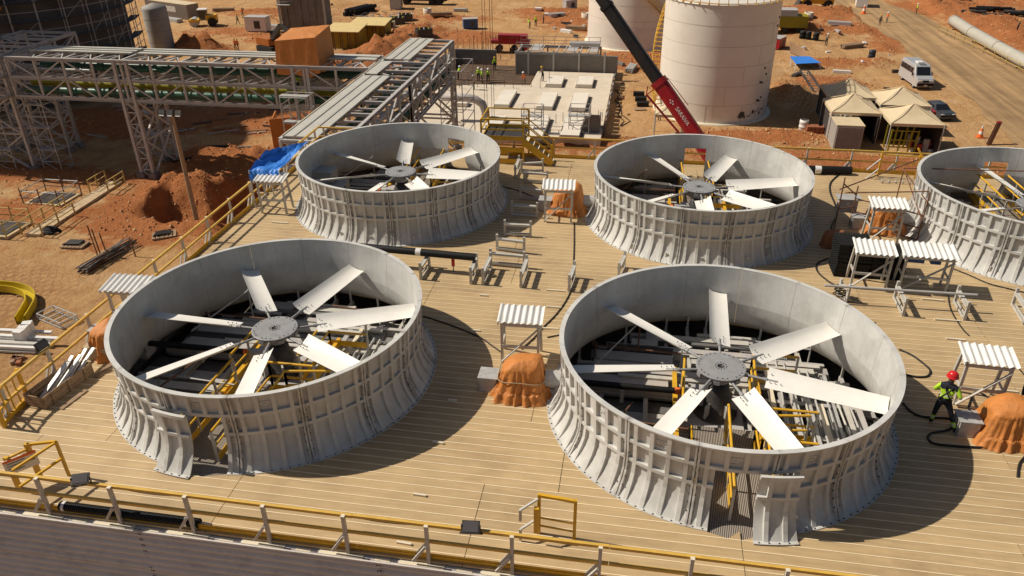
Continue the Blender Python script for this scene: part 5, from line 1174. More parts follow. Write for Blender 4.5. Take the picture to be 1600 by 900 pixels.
# ---------------------------------------------------------------- vehicles
def wheels(t,pts,r,w,world=False):
    for x,y in pts:
        wh=MB().tube((x-w/2,y,r),(x+w/2,y,r),r,20).build('wheel',TYRE,t,world=False); MB().tube((x-w/2-.01,y,r),(x+w/2+.01,y,r),r*.58,14).build('rim',GALV,wh,world=False)
c=on(33.4,102.3); c.z=GZ+.02; t=thing('van','silver passenger van parked beside the dirt road','van',c,R(6))
side=[(-2.9,.35),(-2.95,.95),(-2.75,1.25),(-1.95,1.45),(-1.25,2.42),(-.9,2.58),(2.8,2.6),(3.0,2.4),(3.02,.4)]
mb=MB(); ny=len(side); W=1.0
def sec(x,k): return [V((x*(1 if z<1.4 else 1-.09*(z-1.4)),y,z)) for y,z in side]
rows=[sec(s,0) for s in(-W,-W*.93,W*.93,W)]
for r_,ins in((rows[0],.05),(rows[3],.05)):
    for p in r_: p.y*=.985; p.z=.35+(p.z-.35)*.975
n=len(side)
for a,b in zip(rows,rows[1:]): mb.add(a+b,[(i,(i+1)%n,n+(i+1)%n,n+i) for i in range(n)],0,False)
mb.add(rows[0],[tuple(range(n-1,-1,-1))]); mb.add(rows[3],[tuple(range(n))]); mb.build('body',SILVER,t,world=False)
MB().add([(-.82,-1.93,1.50),(.82,-1.93,1.50),(.76,-1.32,2.36),(-.76,-1.32,2.36)],[(0,1,2,3)]).build('windscreen',GLASS,t,world=False)
for s in(-1,1):
    for y0,y1 in((-1.05,-.25),(-.15,.85),(.95,1.85),(1.95,2.75)): MB().box((s*.965,(y0+y1)/2,1.86),(.03,y1-y0,.62),Matrix.Rotation(-s*.09,3,'Y')).build('side_window',GLASS,t,world=False)
    MB().box((s*.62,-2.87,1.02),(.42,.12,.24)).build('headlight',WHITE,t,world=False); MB().box((s*1.14,-1.45,1.55),(.14,.14,.36)).build('mirror',BLACK,t,world=False)
MB().box((0,-2.97,.62),(1.9,.14,.34)).build('bumper',BLACK,t,world=False); MB().box((0,-2.92,1.0),(.7,.1,.22)).build('grille',BLACK,t,world=False); MB().box((0,-3.045,.55),(.4,.02,.12)).build('number_plate',WHITE,t,world=False)
MB().box((0,.0,2.66),(.7,.9,.12)).build('roof_unit',WHITE,t,world=False)
for i in range(7): MB().box((-.35+.117*i,-.95,2.61),(.03,.4,.03)).build('roof_vent',DARK,t,world=False)
wheels(t,[(-.86,-1.9),(.86,-1.9),(-.86,1.8),(.86,1.8)],.36,.24)
c=V((32.0,88.6,GZ+.02)); t=thing('car','dark grey car parked beside the canopy tents','car',c,R(12)); DG=mat('car_grey',(.045,.05,.06),.25,.05,1,dirt=DUST,dirtamt=.15)
mb=MB(); prof_=[(-2.1,.3),(-2.12,.7),(-1.9,.88),(-.95,.95),(-.35,1.42),(1.05,1.45),(1.75,1.0),(2.1,.92),(2.12,.3)]
n=len(prof_)
R_=[[V((x*(1 if z<.95 else 1-.3*(z-.95)/.5),y,z)) for y,z in prof_] for x in(-.86,.86)]
mb.add(R_[0]+R_[1],[(i,(i+1)%n,n+(i+1)%n,n+i) for i in range(n)]+[tuple(range(n-1,-1,-1)),tuple(range(n,2*n))]); mb.build('body',DG,t,world=False)
MB().add([(-.72,-.94,.985),(.72,-.94,.985),(.6,-.38,1.41),(-.6,-.38,1.41)],[(0,1,2,3)]).build('windscreen',GLASS,t,world=False); MB().box((0,-2.1,.62),(1.5,.06,.12)).build('grille',BLACK,t,world=False)
for s in(-1,1): MB().box((s*.62,-2.05,.74),(.36,.1,.14)).build('headlight',WHITE,t,world=False); MB().box((s*.79,.35,1.2),(.03,1.3,.3),Matrix.Rotation(-s*.5,3,'Y')).build('side_window',GLASS,t,world=False)
wheels(t,[(-.78,-1.3),(.78,-1.3),(-.78,1.35),(.78,1.35)],.31,.2)
boxthing('red_cabinet','red and white cabinet beside the parked dark car','cabinet',V((30.0,85.2,GZ)),(.9,1.2,1.6),RED)
def truck(c,rz,lab,L,colr,cab,bed):
    t=thing('truck',lab,'truck',c,rz); B=lambda n_,ce,s,m_: MB().box(ce,s).build(n_,m_,t,world=False)
    B('chassis',(0,0,.85),(L,1.1,.3),DARK); B('cab',(-L/2+1.0,0,1.9),(2.0,2.4,2.0),cab); B('windscreen',(-L/2-.005,0,2.3),(.03,2.0,.8),GLASS); B('side_window',(-L/2+.9,-1.205,2.3),(1.1,.03,.7),GLASS)
    B('bed',(1.1,0,1.65),(L-2.6,2.45,1.2),bed)
    for x in(-L/2+1.1,L/2-2.8,L/2-1.4):
        for y in(-1.0,1.0): MB().tube((x,y-.16,.55),(x,y+.16,.55),.55,16).build('wheel',TYRE,t,world=False)
truck(on(-42.6,151.5),R(0),'black truck driving across the sand beyond the pipe piles',9.0,DARK,BLACK,DARK)
# road roller
c=on(-74.6,126.5); t=thing('road_roller','yellow road roller parked in front of the container','road roller',c,R(200))
MB().tube((1.7,-1.0,.72),(1.7,1.0,.72),.72,20).build('drum',STEEL,t,world=False); MB().box((1.6,0,1.05),(1.7,2.3,.35)).build('drum_frame',YEL,t,world=False); MB().box((-1.2,0,1.4),(1.8,1.6,.9)).build('engine_hood',YEL,t,world=False)
MB().box((.1,0,2.0),(1.3,1.5,1.4)).build('cab',GLASS,t,world=False); MB().box((.1,0,2.75),(1.6,1.7,.12)).build('cab_roof',WHITE,t,world=False)
for y in(-.9,.9): MB().tube((-1.3,y-.25,.72),(-1.3,y+.25,.72),.72,18).build('wheel',TYRE,t,world=False)
# excavator behind the tarpaulin box
c=on(-55.0,110.0); t=thing('excavator','orange excavator with dark boom behind the orange tarpaulin box','excavator',c,R(-25))
for y in(-1.1,1.1): MB().box((0,y,.4),(3.4,.55,.8)).build('track',TYRE,t,world=False)
MB().box((-.4,0,1.4),(2.8,2.3,1.0)).build('house',mat('excavator_orange',(.42,.13,.02),.5,.1,2,dirt=DUST),t,world=False); MB().box((.5,.7,2.1),(1.3,.95,1.5)).build('cab',GLASS,t,world=False)
MB().bar((.8,-.3,1.7),(3.2,-.3,4.0),.45,.6).build('boom',DARK,t,world=False); MB().bar((3.2,-.3,4.0),(6.0,-.3,2.7),.4,.5).build('boom',DARK,t,world=False); MB().bar((6.0,-.3,2.9),(6.6,-.3,.5),.35,.4).build('stick',DARK,t,world=False); MB().prism([(6.2,.1),(7.0,.1),(7.1,.8),(6.4,.9)],-.8,.2,'y').build('bucket',RUST,t,world=False)
boxthing('red_box','red steel box beside the dark excavator boom','box',on(-50.5,110.5),(1.3,.9,1.5),RED)
# container behind
c=on(-85.2,134.3); t=thing('site_container','long grey site container with white signboard behind the roller','container',c,R(-24))
MB().box((0,0,1.3),(12.2,2.44,2.59)).build('shell',mat('container_brown',(.25,.215,.18),.7,.1,1),t,world=False); MB().box((0,0,2.63),(12.3,2.5,.07)).build('roof',BEIGE,t,world=False); MB().box((.8,-1.24,1.6),(4.0,.03,.95)).build('signboard',WHITE,t,world=False)
for i in range(30): MB().box((-5.9+i*.405,-1.24,1.3),(.12,.05,2.4)).build('rib',MATS['container_brown'],t,world=False)
boxthing('steel_plates','stack of grey plates lying in front of the long container','plates',on(-83,129.5),(5.5,1.2,.6),GALV,R(-24))
# yellow sheds
YS_=mat('shed_yellow',(.36,.24,.02),.6,.15,1,dirt=(.1,.07,.03),dirtamt=.4,dscale=.8); YR=mat('shed_roof',(.66,.50,.22),.6,.08,1)
for k,(x,y,w,d_,lab) in enumerate(((-44.2,113.6,4.8,3.2,'yellow steel shed with pale roof behind the roofed pipe rack'),(-42.0,118.5,5.2,3.0,'second yellow shed standing right behind the first one'))):
    c=V((x,y,GZ)); t=thing('yellow_shed',lab,'shed',c)
    MB().box(c+V((0,0,1.35)),(w,d_,2.7)).build('wall',YS_,t); MB().box(c+V((0,-.4,2.95)),(w+.6,d_+1.2,.12),Matrix.Rotation(.10,3,'X')).build('roof',YR,t)
    for i in range(5): MB().bar(c+V((-w/2-.1+i*(w+.2)/4,-d_/2-.75,0)),c+V((-w/2-.1+i*(w+.2)/4,-d_/2-.75,2.75)),.1).build('post',RUST,t)
    for i in range(4): MB().box(c+V((-w/2+.6+i*w/4,-d_/2-.03,1.4)),(.08,.05,2.5)).build('rib',DARK,t)
# pipe bundles and skips
for k in range(6):
    p=on(-53.5+.75*(k%3)+.37*(k//3),137); p.z=GZ+.42+.66*(k//3); o=MB().tube(p,p+V((2.2,5.5,0)),.36,12).build('bundle_pipe',BLACK); tag(o,'black pipe in the bundle beside the grey panelled tower','pipe','black pipes in the bundle')
for k in range(34):
    p=on(-50+rb.random()*8,130+rb.random()*7); a=rb.uniform(0,3.14); L=rb.uniform(.8,2.4); z=rb.uniform(.15,.9); o=MB().bar(p+V((0,0,z)),p+V((L*math.cos(a),L*math.sin(a),z+rb.uniform(-.1,.3))),.14,.10).build('scrap_steel',[RUST,DARK,GALV,STEEL][k%4]); tag(o,'scrap steel piece heaped beside the black pipe bundle','scrap','scrap steel by the pipe bundle')
for k,(px,py) in enumerate(((590,52),(606,46),(622,38),(634,33),(663,62))):
    p=gg(px,py); p.z=gh(p.x,p.y)-.1; t=thing('steel_skip','dark open steel skip %s'%('in the row beside the soil ridge' if k<4 else 'standing alone on the soil ridge'),'skip',p,R(8*k),'steel skips by the soil ridge')
    MB().box((0,0,.15),(2.4,1.6,.3)).build('floor',DARK,t,world=False)
    for s in(-1,1): MB().box((s*1.15,0,.75),(.12,1.6,1.1)).build('side',STEEL if k%2 else DARK,t,world=False); MB().box((0,s*.78,.75),(2.2,.1,1.1)).build('side',DARK,t,world=False)
    for j in range(3): MB().bar((-.9+.8*j,-.6,1.0),(-.5+.7*j,.6,1.25),.16,.12).build('load',GALV if j%2 else OLIVE,t,world=False)
# ---------------------------------------------------------------- right side: big pipe, road furniture
BP=mat('big_pipe_grey',(.42,.40,.34),.6,.06,.8,dirt=DUST,dirtamt=.3)
pts=[G(1490,32,GZ+.95),G(1518,50,GZ+.95),G(1558,73,GZ+.95),G(1615,104,GZ+.95)]
for k in range(3):
    a=pts[k]; b=pts[k+1]; t=thing('pipeline_section',['pale grey pipeline section at the far end beside the trench','pale grey pipeline section in the middle of the line','pale grey pipeline section resting on blocks next to the fence'][k],'pipe',a,group='pipeline sections beside the road')
    MB().tube(a,b,.80,22,cap=True).build('pipe',BP,t); e=(b-a).normalized(); MB().tube(a+e*.05,a+e*.4,.87,22).build('collar',BP,t)
    for s in(.3,.75): q=a.lerp(b,s); MB().box((q.x,q.y,GZ+.1),(1.6,.4,.3)).build('block',WOOD,t)
p=pts[0]+V((.9,0,.95)); tag(MB().lathe([(.7,0),(.88,.05)],20,(0,0,0)).build('x',DARK),'x','x'); bpy.data.objects.remove(bpy.data.objects['x'])
FY=mat('fence_tan',(.50,.36,.12),.7,.1,2)
fp=[gg(1466,50),gg(1490,62),gg(1520,76),gg(1552,92),gg(1590,112),gg(1625,130)]; t=thing('site_fence','tan site fence of posts and rails beside the pale pipeline','fence',fp[0])
for a,b in zip(fp,fp[1:]):
    for s in(0,.5): q=a.lerp(b,s); MB().bar(q,q+V((0,0,1.15)),.09).build('post',FY,t)
    for z in(.55,1.1): MB().bar(a+V((0,0,z)),b+V((0,0,z)),.06).build('rail',FY,t)
    q=a.lerp(b,.5)+V((.3,-.3,.05)); MB().box(q,(1.5,.5,.1),Matrix.Rotation(-.5,3,'Z')).build('footboard',WOOD,t)
for k in range(10):
    p=gg(1500+k*11,20+rb.random()*12); p.z=gh(p.x,p.y)+.2; o=MB().tube(p,p+V((rb.uniform(2,4),rb.uniform(-.5,.5),0)),.3,10).build('trench_pipe',BLACK if k%3 else DARK); tag(o,'black pipe length lying in the trench beyond the pipeline','pipe','black pipes in the trench')
# traffic cone barrels, post, cone
def cone(p,lab,s=1.0,grp=None):
    t=thing('traffic_cone',lab,'cone',p,group=grp); MB().box((0,0,.04*s),(.6*s,.6*s,.08*s)).build('base',HIOR,t,world=False)
    for k in range(4): MB().lathe([(.24*s-.05*s*k,.08*s+.26*s*k),(.24*s-.05*s*(k+1)+.01,.08*s+.26*s*(k+1))],14,m=0).build('band',[HIOR,WHITE][k%2],t,world=False)
cone(V((34.1,81.7,GZ)),'orange and white traffic cone beside the leaning brown post',1.1); cone(on(*gg(1349,22)[:2]),'orange traffic cone on the far rubble mound',1.5)
p=V((34.2,79.6,GZ-.2)); t=thing('steel_post','leaning brown steel post at the edge of the dirt road','post',p); MB().ibeam(p,p+V((.5,.3,2.3)),.35,.35,t=.06).build('beam',RUST,t); MB().box(p+V((.5,.3,2.36)),(.4,.4,.1)).build('cap',RED,t)
def barrel(p,lab,mt): 
    t=thing('barrel',lab,'barrel',p); MB().lathe([(.42,0),(.45,.05),(.45,.4),(.48,.43),(.45,.46),(.45,.85),(.48,.88),(.45,.92),(.44,1.1),(.40,1.12)],18,m=0,cap=True).build('drum',mt,t,world=False); MB().lathe([(.36,1.125),(.36,1.14)],16).build('lid',DARK,t,world=False)
barrel(on(*gg(1361,93)[:2]),'dark blue barrel standing on the sandy bank',mat('barrel_blue',(.02,.025,.04),.5,.1))
for k,px in enumerate((1253,1262,1274)): barrel(on(*gg(px,61+k)[:2]),'dark drum %s the yellow machine in the tank shade'%['nearest to','second from','third from'][k],BLACK)
# yellow machines behind the tanks
c=on(21.5,130.5); t=thing('yellow_trailer','olive yellow trailer with grey cover behind the white tank','trailer',c); MB().box(c+V((0,0,1.7)),(6.4,2.6,1.7)).build('body',mat('trailer_yellow',(.30,.24,.01),.6,.1,1),t); MB().box(c+V((-.8,0,3.0)),(4.6,2.5,.9)).build('cover',STEEL,t)
for x in(-2,0,2): MB().tube(c+V((x,-1.2,.5)),c+V((x,1.2,.5)),.5,14).build('wheel',TYRE,t)
c=on(30.5,155); t=thing('loader','orange yellow loader parked at the far end of the road','loader',c); MB().box(c+V((0,0,1.6)),(5.5,2.4,1.4)).build('body',YEL,t); MB().box(c+V((.6,0,2.8)),(1.6,1.8,1.3)).build('cab',GLASS,t)
for x in(-1.8,1.8):
    for y in(-1,1): MB().tube(c+V((x,y-.3,.8)),c+V((x,y+.3,.8)),.8,16).build('wheel',TYRE,t)
MB().prism([(-3.8,.2),(-2.7,.2),(-2.7,1.3),(-3.1,1.4)],-1.3,1.3,'y').xf(Matrix.Translation(c)).build('bucket',DARK,t)
# conveyor, boards and tarpaulin between tank and tents
p=gg(1238,92); q=gg(1258,110); t=thing('blue_sheet','blue sheet laid over trestles between the tank and tents','sheet',p)
a=[gg(1235,104),gg(1266,104),gg(1281,108),gg(1242,110)]; MB().grid([[a[0]+V((0,1.6,1.0)),a[1]+V((0,1.6,1.0))],[a[3]+V((0,0,.85)),a[2]+V((0,0,.85))]],0,False,.05).build('sheet',BLUE,t)
for k in a: MB().bar(k,k+V((0,.4,.85)),.1).build('leg',WHITE,t)
o=MB().grid([[gg(1233,90)+V((0,1.5,1.9)),gg(1252,92)+V((0,1.5,1.2)),gg(1258,92)+V((0,1.5,1.1))],[gg(1232,96)+V((0,0,1.2)),gg(1250,97)+V((0,0,.7)),gg(1260,98)+V((0,0,.8))]],0,True,.06).build('brown_board',mat('ply_board',(.42,.24,.12),.8,.1,2)); tag(o,'curved brown board propped beside the blue sheet','board')
t=thing('conveyor','dark steel truss ramp running from the blue sheet to the tents','ramp',gg(1255,118)); A_=gg(1255,116)+V((0,0,.5));B_=gg(1276,150)+V((0,0,.6))
for s in(-.5,.5): MB().bar(A_+V((s,0,0)),B_+V((s,0,0)),.12,.25).build('side_beam',DARK,t); MB().bar(V((A_.x+s,A_.y,GZ)),A_+V((s,0,0)),.1).build('leg',DARK,t); MB().bar(V((B_.x+s,B_.y,GZ)),B_+V((s,0,0)),.1).build('leg',DARK,t)
for k in range(9): q=A_.lerp(B_,k/8); MB().bar(q+V((-.5,0,0)),q+V((.5,0,0)),.07).build('rung',STEEL,t)
o=MB().bar(gg(1266,155)+V((0,0,.4)),gg(1300,153)+V((0,0,.4)),.9,.12); o.bar(gg(1266,158)+V((0,0,.2)),gg(1298,157)+V((0,0,.2)),.1,.4); tag(o.build('steel_channel',GALV),'grey steel channel lying between ramp and tents','channel')
o=MB().box((0,0,.2),(2.2,.5,.35)).build('white_beam',WHITE); o.location=on(*gg(1315,114)[:2]); o.rotation_euler=(0,0,-.15); tag(o,'short white beam lying on the sandy bank','beam')
barrel(V((*gg(1254,205)[:2],GZ+.1)),'white barrel beside the brick stack',WHITE)
BR=gg(1262,210); t=thing('brick_stack','stack of red bricks beside the white barrel','bricks',BR)
for i in range(7):
    for j in range(2):
        for k in range(3):
            if (i+j+k)%7!=6: MB().box(BR+V((i*.42,j*.5,.18+k*.28)),(.38,.46,.25)).build('brick',BRICKC,t)
tent(1.6,4.4,76.6,79.4,'small grey-beige canopy tent behind the red crane boom',2.6,.8)
for k,(px,py) in enumerate(((998,150),(1001,158),(1004,166),(1000,172))): boxthing('tool_box',['black tool box on the sand between foundation and tank','pale open tool tray on the sand between foundation and tank'][k//3],'box',gg(px,py),(1.3,.7,.5 if k<3 else .15),BLACK if k<3 else WOOD,.1*k,'tool boxes by the foundation')
for k in range(3):
    P=[gg(960+k*4,140),gg(968,148),gg(962+k*3,158),gg(970,170),gg(965+k*6,180),gg(975+k*10,190),gg(966,200)]; P=[V((p.x,p.y,gh(p.x,p.y)+.05)) for p in P]
    if k<2: tag(MB().path([P[i//4].lerp(P[i//4+1],(i%4)/4) for i in range(24)],.05,5).build('site_hose',RUBBER),['dark hose winding over the sand beside the slab','second dark hose crossing the sand toward the tank'][k],'hose')
# ---------------------------------------------------------------- left ground: pits, walkway, pallets, rebar
t=thing('timber_walkway','pale stony walkway strip between yellow railed pits','walkway',gg(60,372)); A_=gg(52,370);B_=gg(182,287)
A_.z=B_.z=GZ+.12; STONY=mat('stony_strip',(.50,.37,.22),.95,.25,2.5,dirt=(.3,.2,.12),dirtamt=.5,dscale=1.5,bump=.8,bscale=5); MB().bar(A_,B_,1.2,.26).build('strip',STONY,t)
sdv=V((1.1,0,0))
for off,rng in((-.9,(0,.12,.24,.36,.48)),(.9,(0,.18,.36))):
    for k,s in enumerate(rng):
        q=A_.lerp(B_,s)+V((off,0,0)); MB().bar(q,q+V((0,0,1.15)),.09).build('post',FY,t)
        if k:
            q0=A_.lerp(B_,rng[k-1])+V((off,0,0)); MB().bar(q0+V((0,0,1.1)),q+V((0,0,1.1)),.06).build('rail',FY,t); MB().bar(q0+V((0,0,.6)),q+V((0,0,.6)),.06).build('rail',FY,t)
for off in(-.9,.9):
    ks=(.78,.88,1.0)
    for k,s in enumerate(ks):
        q=A_.lerp(B_,s)+V((off,0,0)); MB().bar(q,q+V((0,0,1.15)),.09).build('post',FY,t)
        if k: q0=A_.lerp(B_,ks[k-1])+V((off,0,0)); MB().bar(q0+V((0,0,1.1)),q+V((0,0,1.1)),.06).build('rail',FY,t); MB().bar(q0+V((0,0,.6)),q+V((0,0,.6)),.06).build('rail',FY,t)
for k,(px,py,lab) in enumerate(((84,313,'square open pit with dark cover and scaffold rails beside the walkway'),(2,360,'dark open pit with yellow rails at the end of the walkway'))):
    c=gg(px,py); c.z=GZ+.1; t=thing('covered_pit',lab,'pit',c)
    MB().box(c,(3.4,2.8,.2)).build('kerb',STONY,t); MB().box(c+V((0,0,.10)),(2.8,2.2,.12)).build('cover',DARK,t)
    for x in(-1.7,0,1.7):
        for y in(-1.4,1.4): MB().tube(c+V((x,y,0)),c+V((x,y,1.5)),.05,6).build('post',RUST if k==0 else FY,t)
    for z in(.6,1.2):
        for y in(-1.4,1.4): MB().tube(c+V((-1.7,y,z)),c+V((1.7,y,z)),.04,6).build('rail',GALV if k==0 else FY,t)
        for x in(-1.7,1.7): MB().tube(c+V((x,-1.4,z)),c+V((x,1.4,z)),.04,6).build('rail',GALV if k==0 else FY,t)
def pallet(p,rz,lab):
    t=thing('pallet',lab,'pallet',p,rz)
    for i in range(6): MB().box((-.75+.3*i,0,.16),(.24,1.2,.03)).build('board',WOOD,t,world=False)
    for y in(-.5,0,.5): MB().box((0,y,.07),(1.7,.1,.14)).build('bearer',WOOD,t,world=False)
    for i in range(5): MB().tube((-.55+.26*i-.2,-.3,.24),(-.55+.26*i+.0,.45,.24),.06,6).build('load_bar',DARK,t,world=False); MB().tube((-.6,-.25+.16*i,.33),(.55,-.25+.16*i,.33),.04,6).build('load_bar',DARK,t,world=False)
p=gg(118,384); pallet(V((p.x,p.y,gh(p.x,p.y))),R(5),'loaded pallet beside the black cable heap'); p=gg(257,368); pallet(V((p.x,p.y,gh(p.x,p.y))),R(30),'loaded pallet beside the excavated mound')
p=gg(80,363); c=V((p.x,p.y,gh(p.x,p.y)))
tag(MB().path([c+V(((.75-.02*i*.3)*math.cos(i*.45),(.55-.02*i*.3)*math.sin(i*.45),.05+.007*i)) for i in range(56)],.07,6).build('cable_heap',BLACK),'black cable coiled in a heap beside the walkway','cable')
for k in range(40):
    a=gg(120+rb.random()*22,430-rb.random()*6); b=gg(195+rb.random()*22,385-rb.random()*9); z=.06+.012*k; L=rb.uniform(.5,1) if k%2 else 1; b=a.lerp(b,L); o=MB().tube(V((a.x,a.y,gh(a.x,a.y)+z)),V((b.x,b.y,gh(b.x,b.y)+z)),.035,5).build('rebar_rod',[DARK,RUST,STEEL][k%3]); tag(o,'dark rebar rod in the pile on the sandy ground','rebar','rebar rods in the pile')
for k,px in enumerate((153,158,168,212)):
    p=gg(px,400); p.z=gh(p.x,p.y)-.1; o=MB().tube(p,p+V((-.1,0,2.6-.3*k)),.05,5).build('rebar_stake',RUST); tag(o,'upright rusty stake beside the rebar pile','rebar','stakes by the rebar pile')
c=gg(92,502); c.z=gh(c.x,c.y); t=thing('welded_cage','grey welded steel frame lying beside the yellow curved channel','cage',c,R(-20))
for y in(-.55,.55):
    for z in(.08,.45): MB().bar((-1.2,y,z),(1.2,y,z),.06).build('rail',GALV,t,world=False)
    for x in(-1.2,1.2): MB().bar((x,y,.08),(x,y,.45),.06).build('post',GALV,t,world=False)
for i in range(5): MB().bar((-1.2+.6*i,-.55,.45),(-1.2+.6*i,.55,.45),.05).build('cross_bar',GALV,t,world=False); MB().bar((-1.2+.6*i,-.55,.08),(-1.2+.6*i,.55,.08),.05).build('cross_bar',GALV,t,world=False)
# yellow curved channel
pc=[gg(-40,462),gg(-5,457),gg(30,460),gg(48,468),gg(52,480),gg(46,494),gg(36,510)]; P=[]
sm=[]
for i in range(len(pc)-1):
    p0,p1_,p2_,p3=pc[max(i-1,0)],pc[i],pc[i+1],pc[min(i+2,len(pc)-1)]
    for k in range(6): tt=k/6; sm.append(.5*((2*p1_)+(p2_-p0)*tt+(2*p0-5*p1_+4*p2_-p3)*tt*tt+(3*p1_-p0-3*p2_+p3)*tt**3))
sm.append(pc[-1]); L_=[];K_=[]
for i,p in enumerate(sm):
    d_=(sm[min(i+1,len(sm)-1)]-sm[max(i-1,0)]).normalized(); s_=V((d_.y,-d_.x,0)); b=V((p.x,p.y,GZ+.25)); K_.append([b+s_*q_+V((0,0,z_)) for q_,z_ in ((.30,.5),(.24,.5),(.24,.06),(-.24,.06),(-.24,.5),(-.30,.5),(-.30,-.02),(.30,-.02),(.30,.5))])
YC=mat('channel_yellow',(.52,.38,.01),.4,.08,2)
t=thing('curved_channel','bright yellow curved steel channel standing on blocks on the ground','channel',(sm[10].x,sm[10].y,GZ)); MB().grid([r_[::-1] for r_ in K_],0,False).build('channel',YC,t)
for i in (2,14,26,34):
    b=sm[i]; MB().box((b.x,b.y,GZ+.05),(.6,.6,.25)).build('block',WOOD,t)
# white beams heap
for i in range(11):
    a=gg(-30+3*i,548-i*2.5+rb.random()*5); L=rb.uniform(3.0,4.6); z=GZ+.12+.13*(i%4); o=MB().bar(V((a.x,a.y,z)),V((a.x+L,a.y+.25,z)),.24,.12).build('white_beam',WHITE if i%3 else PGREY); tag(o,'white beam in the heap on the ground below the railing','beam','white beams heaped below the railing')
for k in range(3): boxthing('white_block','white block standing on the heap of white beams','block',gg(38+k*6,540-k*6),(.55,.5,1.1),WHITE,.2*k,'white blocks on the heap')
for k in range(8): boxthing('rubble_brick','brown rubble block beside the heap of white beams','rubble',gg(18+rb.random()*22,560+rb.random()*10),(.35,.25,.2),BRICKC if k%2 else WOOD,rb.random()*3,'rubble blocks by the heap')
p=gg(309,352); p.z=gh(p.x,p.y)-.2; t=thing('lamp_pole','tall wooden pole with floodlights standing by the excavated pit','pole',p); MB().tube(p,p+V((0,0,9.3)),.20,10,r2=.14).build('pole',WOOD,t)
MB().bar(p+V((-.8,0,9.1)),p+V((.8,0,9.1)),.1).build('cross_arm',DARK,t)
for x in(-.65,0,.65): MB().box(p+V((x,-.15,9.35)),(.45,.2,.4),Matrix.Rotation(-.5,3,'X')).build('lamp',DARK,t); MB().box(p+V((x,-.27,9.28)),(.36,.05,.3),Matrix.Rotation(-.5,3,'X')).build('lens',WHITE,t)
for k,pts_ in enumerate(([(270,258),(300,255),(330,240),(355,232),(375,236),(405,245)],)):
    P=[gg(*q) for q in pts_]; P=[V((p.x,p.y,gh(p.x,p.y)+.12)) for p in P]; tag(MB().path([P[i//5].lerp(P[i//5+1],(i%5)/5) for i in range(25)],.11,6).build('site_hose',RUBBER),'thick black hose lying over the soil under the pipe rack','hose')
for k in range(36):
    p=gg(120+rb.random()*310,140+rb.random()*75); a=rb.uniform(-.3,.9); L=rb.uniform(1.2,4.2); z=gh(p.x,p.y)+.12
    o=MB().bar(V((p.x,p.y,z)),V((p.x+L*math.cos(a),p.y+L*math.sin(a),z+.05)),.12,.10).build('steel_offcut',[DARK,STEEL,WOOD,FY,GALV][k%5]); tag(o,['dark','grey','brown','tan','silver'][k%5]+' offcut bar lying in the shade behind the pipe rack','bar','offcut bars behind the rack')
for k in range(60):
    p=gg(*[(rb.uniform(330,700),rb.uniform(5,70)),(rb.uniform(1220,1420),rb.uniform(20,150)),(rb.uniform(940,1010),rb.uniform(100,205)),(rb.uniform(840,960),rb.uniform(20,60))][k%4]); z=gh(p.x,p.y); s=rb.uniform(.25,.9)
    o=MB().box((0,0,s*.25),(s*rb.uniform(.6,2.5),s*.7,s*.5),Matrix.Rotation(rb.uniform(-.2,.2),3,'X')).build(['timber_block','dark_crate','rusty_bracket','steel_case','concrete_chunk','white_carton'][k%6],[WOOD,DARK,RUST,STEEL,CONCG,WHITE][k%6]); o.location=(p.x,p.y,z); o.rotation_euler=(0,0,rb.random()*3); tag(o,['brown timber block','dark crate','rusty steel bracket','grey steel case','broken concrete chunk','white carton'][k%6]+' lying loose on the sandy ground',['timber','crate','bracket','case','concrete','carton'][k%6],['timber blocks','dark crates','rusty brackets','steel cases','concrete chunks','white cartons'][k%6]+' on the sand')
# ---------------------------------------------------------------- stacks of material over the far yard
def timber_stack(p,rz,lab,mt,n=4,L=3.0):
    t=thing('timber_stack',lab,'timber',p,rz,'material stacks on the yard')
    for k in range(3):
        for i in range(n): MB().box((rb.uniform(-.1,.1),-.5+i*1.0/n*1.1,.16+.19*k),(L+rb.uniform(-.3,.3),.2,.15)).build('beam',mt,t,world=False)
    for x in(-L*.3,L*.3): MB().box((x,0,.04),(.15,1.2,.1)).build('bearer',WOOD,t,world=False)
for k,(px,py,rz,m_,lab) in enumerate(((350,18,10,WOOD,'brown timber stack beside the site container'),(430,45,-20,STEEL,'grey beam stack in front of the panelled tower'),(690,30,15,WOOD,'brown timber stack on the open sand beyond the skips'),(720,18,5,PGREY,'pale beam stack at the far side of the open sand'),(870,30,25,STEEL,'grey beam stack beside the tank with base step'),(900,48,-10,WOOD,'brown timber stack beside the steel platform'),(1235,30,20,WOOD,'brown timber stack behind the large white tank'),(1310,45,-15,STEEL,'grey beam stack on the rubble bank'),(1330,75,30,WOOD,'brown timber stack beside the blue barrel'),(985,110,80,STEEL,'grey beam stack between the two white tanks'),(480,95,10,DARK,'dark beam stack behind the orange tarpaulin box'),(640,92,40,WOOD,'brown timber stack beside the roofed rack end'),(1500,8,0,DARK,'dark beam stack beyond the trench'))):
    p=gg(px,py); timber_stack(V((p.x,p.y,gh(p.x,p.y))),R(rz),lab,m_,4,rb.uniform(2.4,3.8))
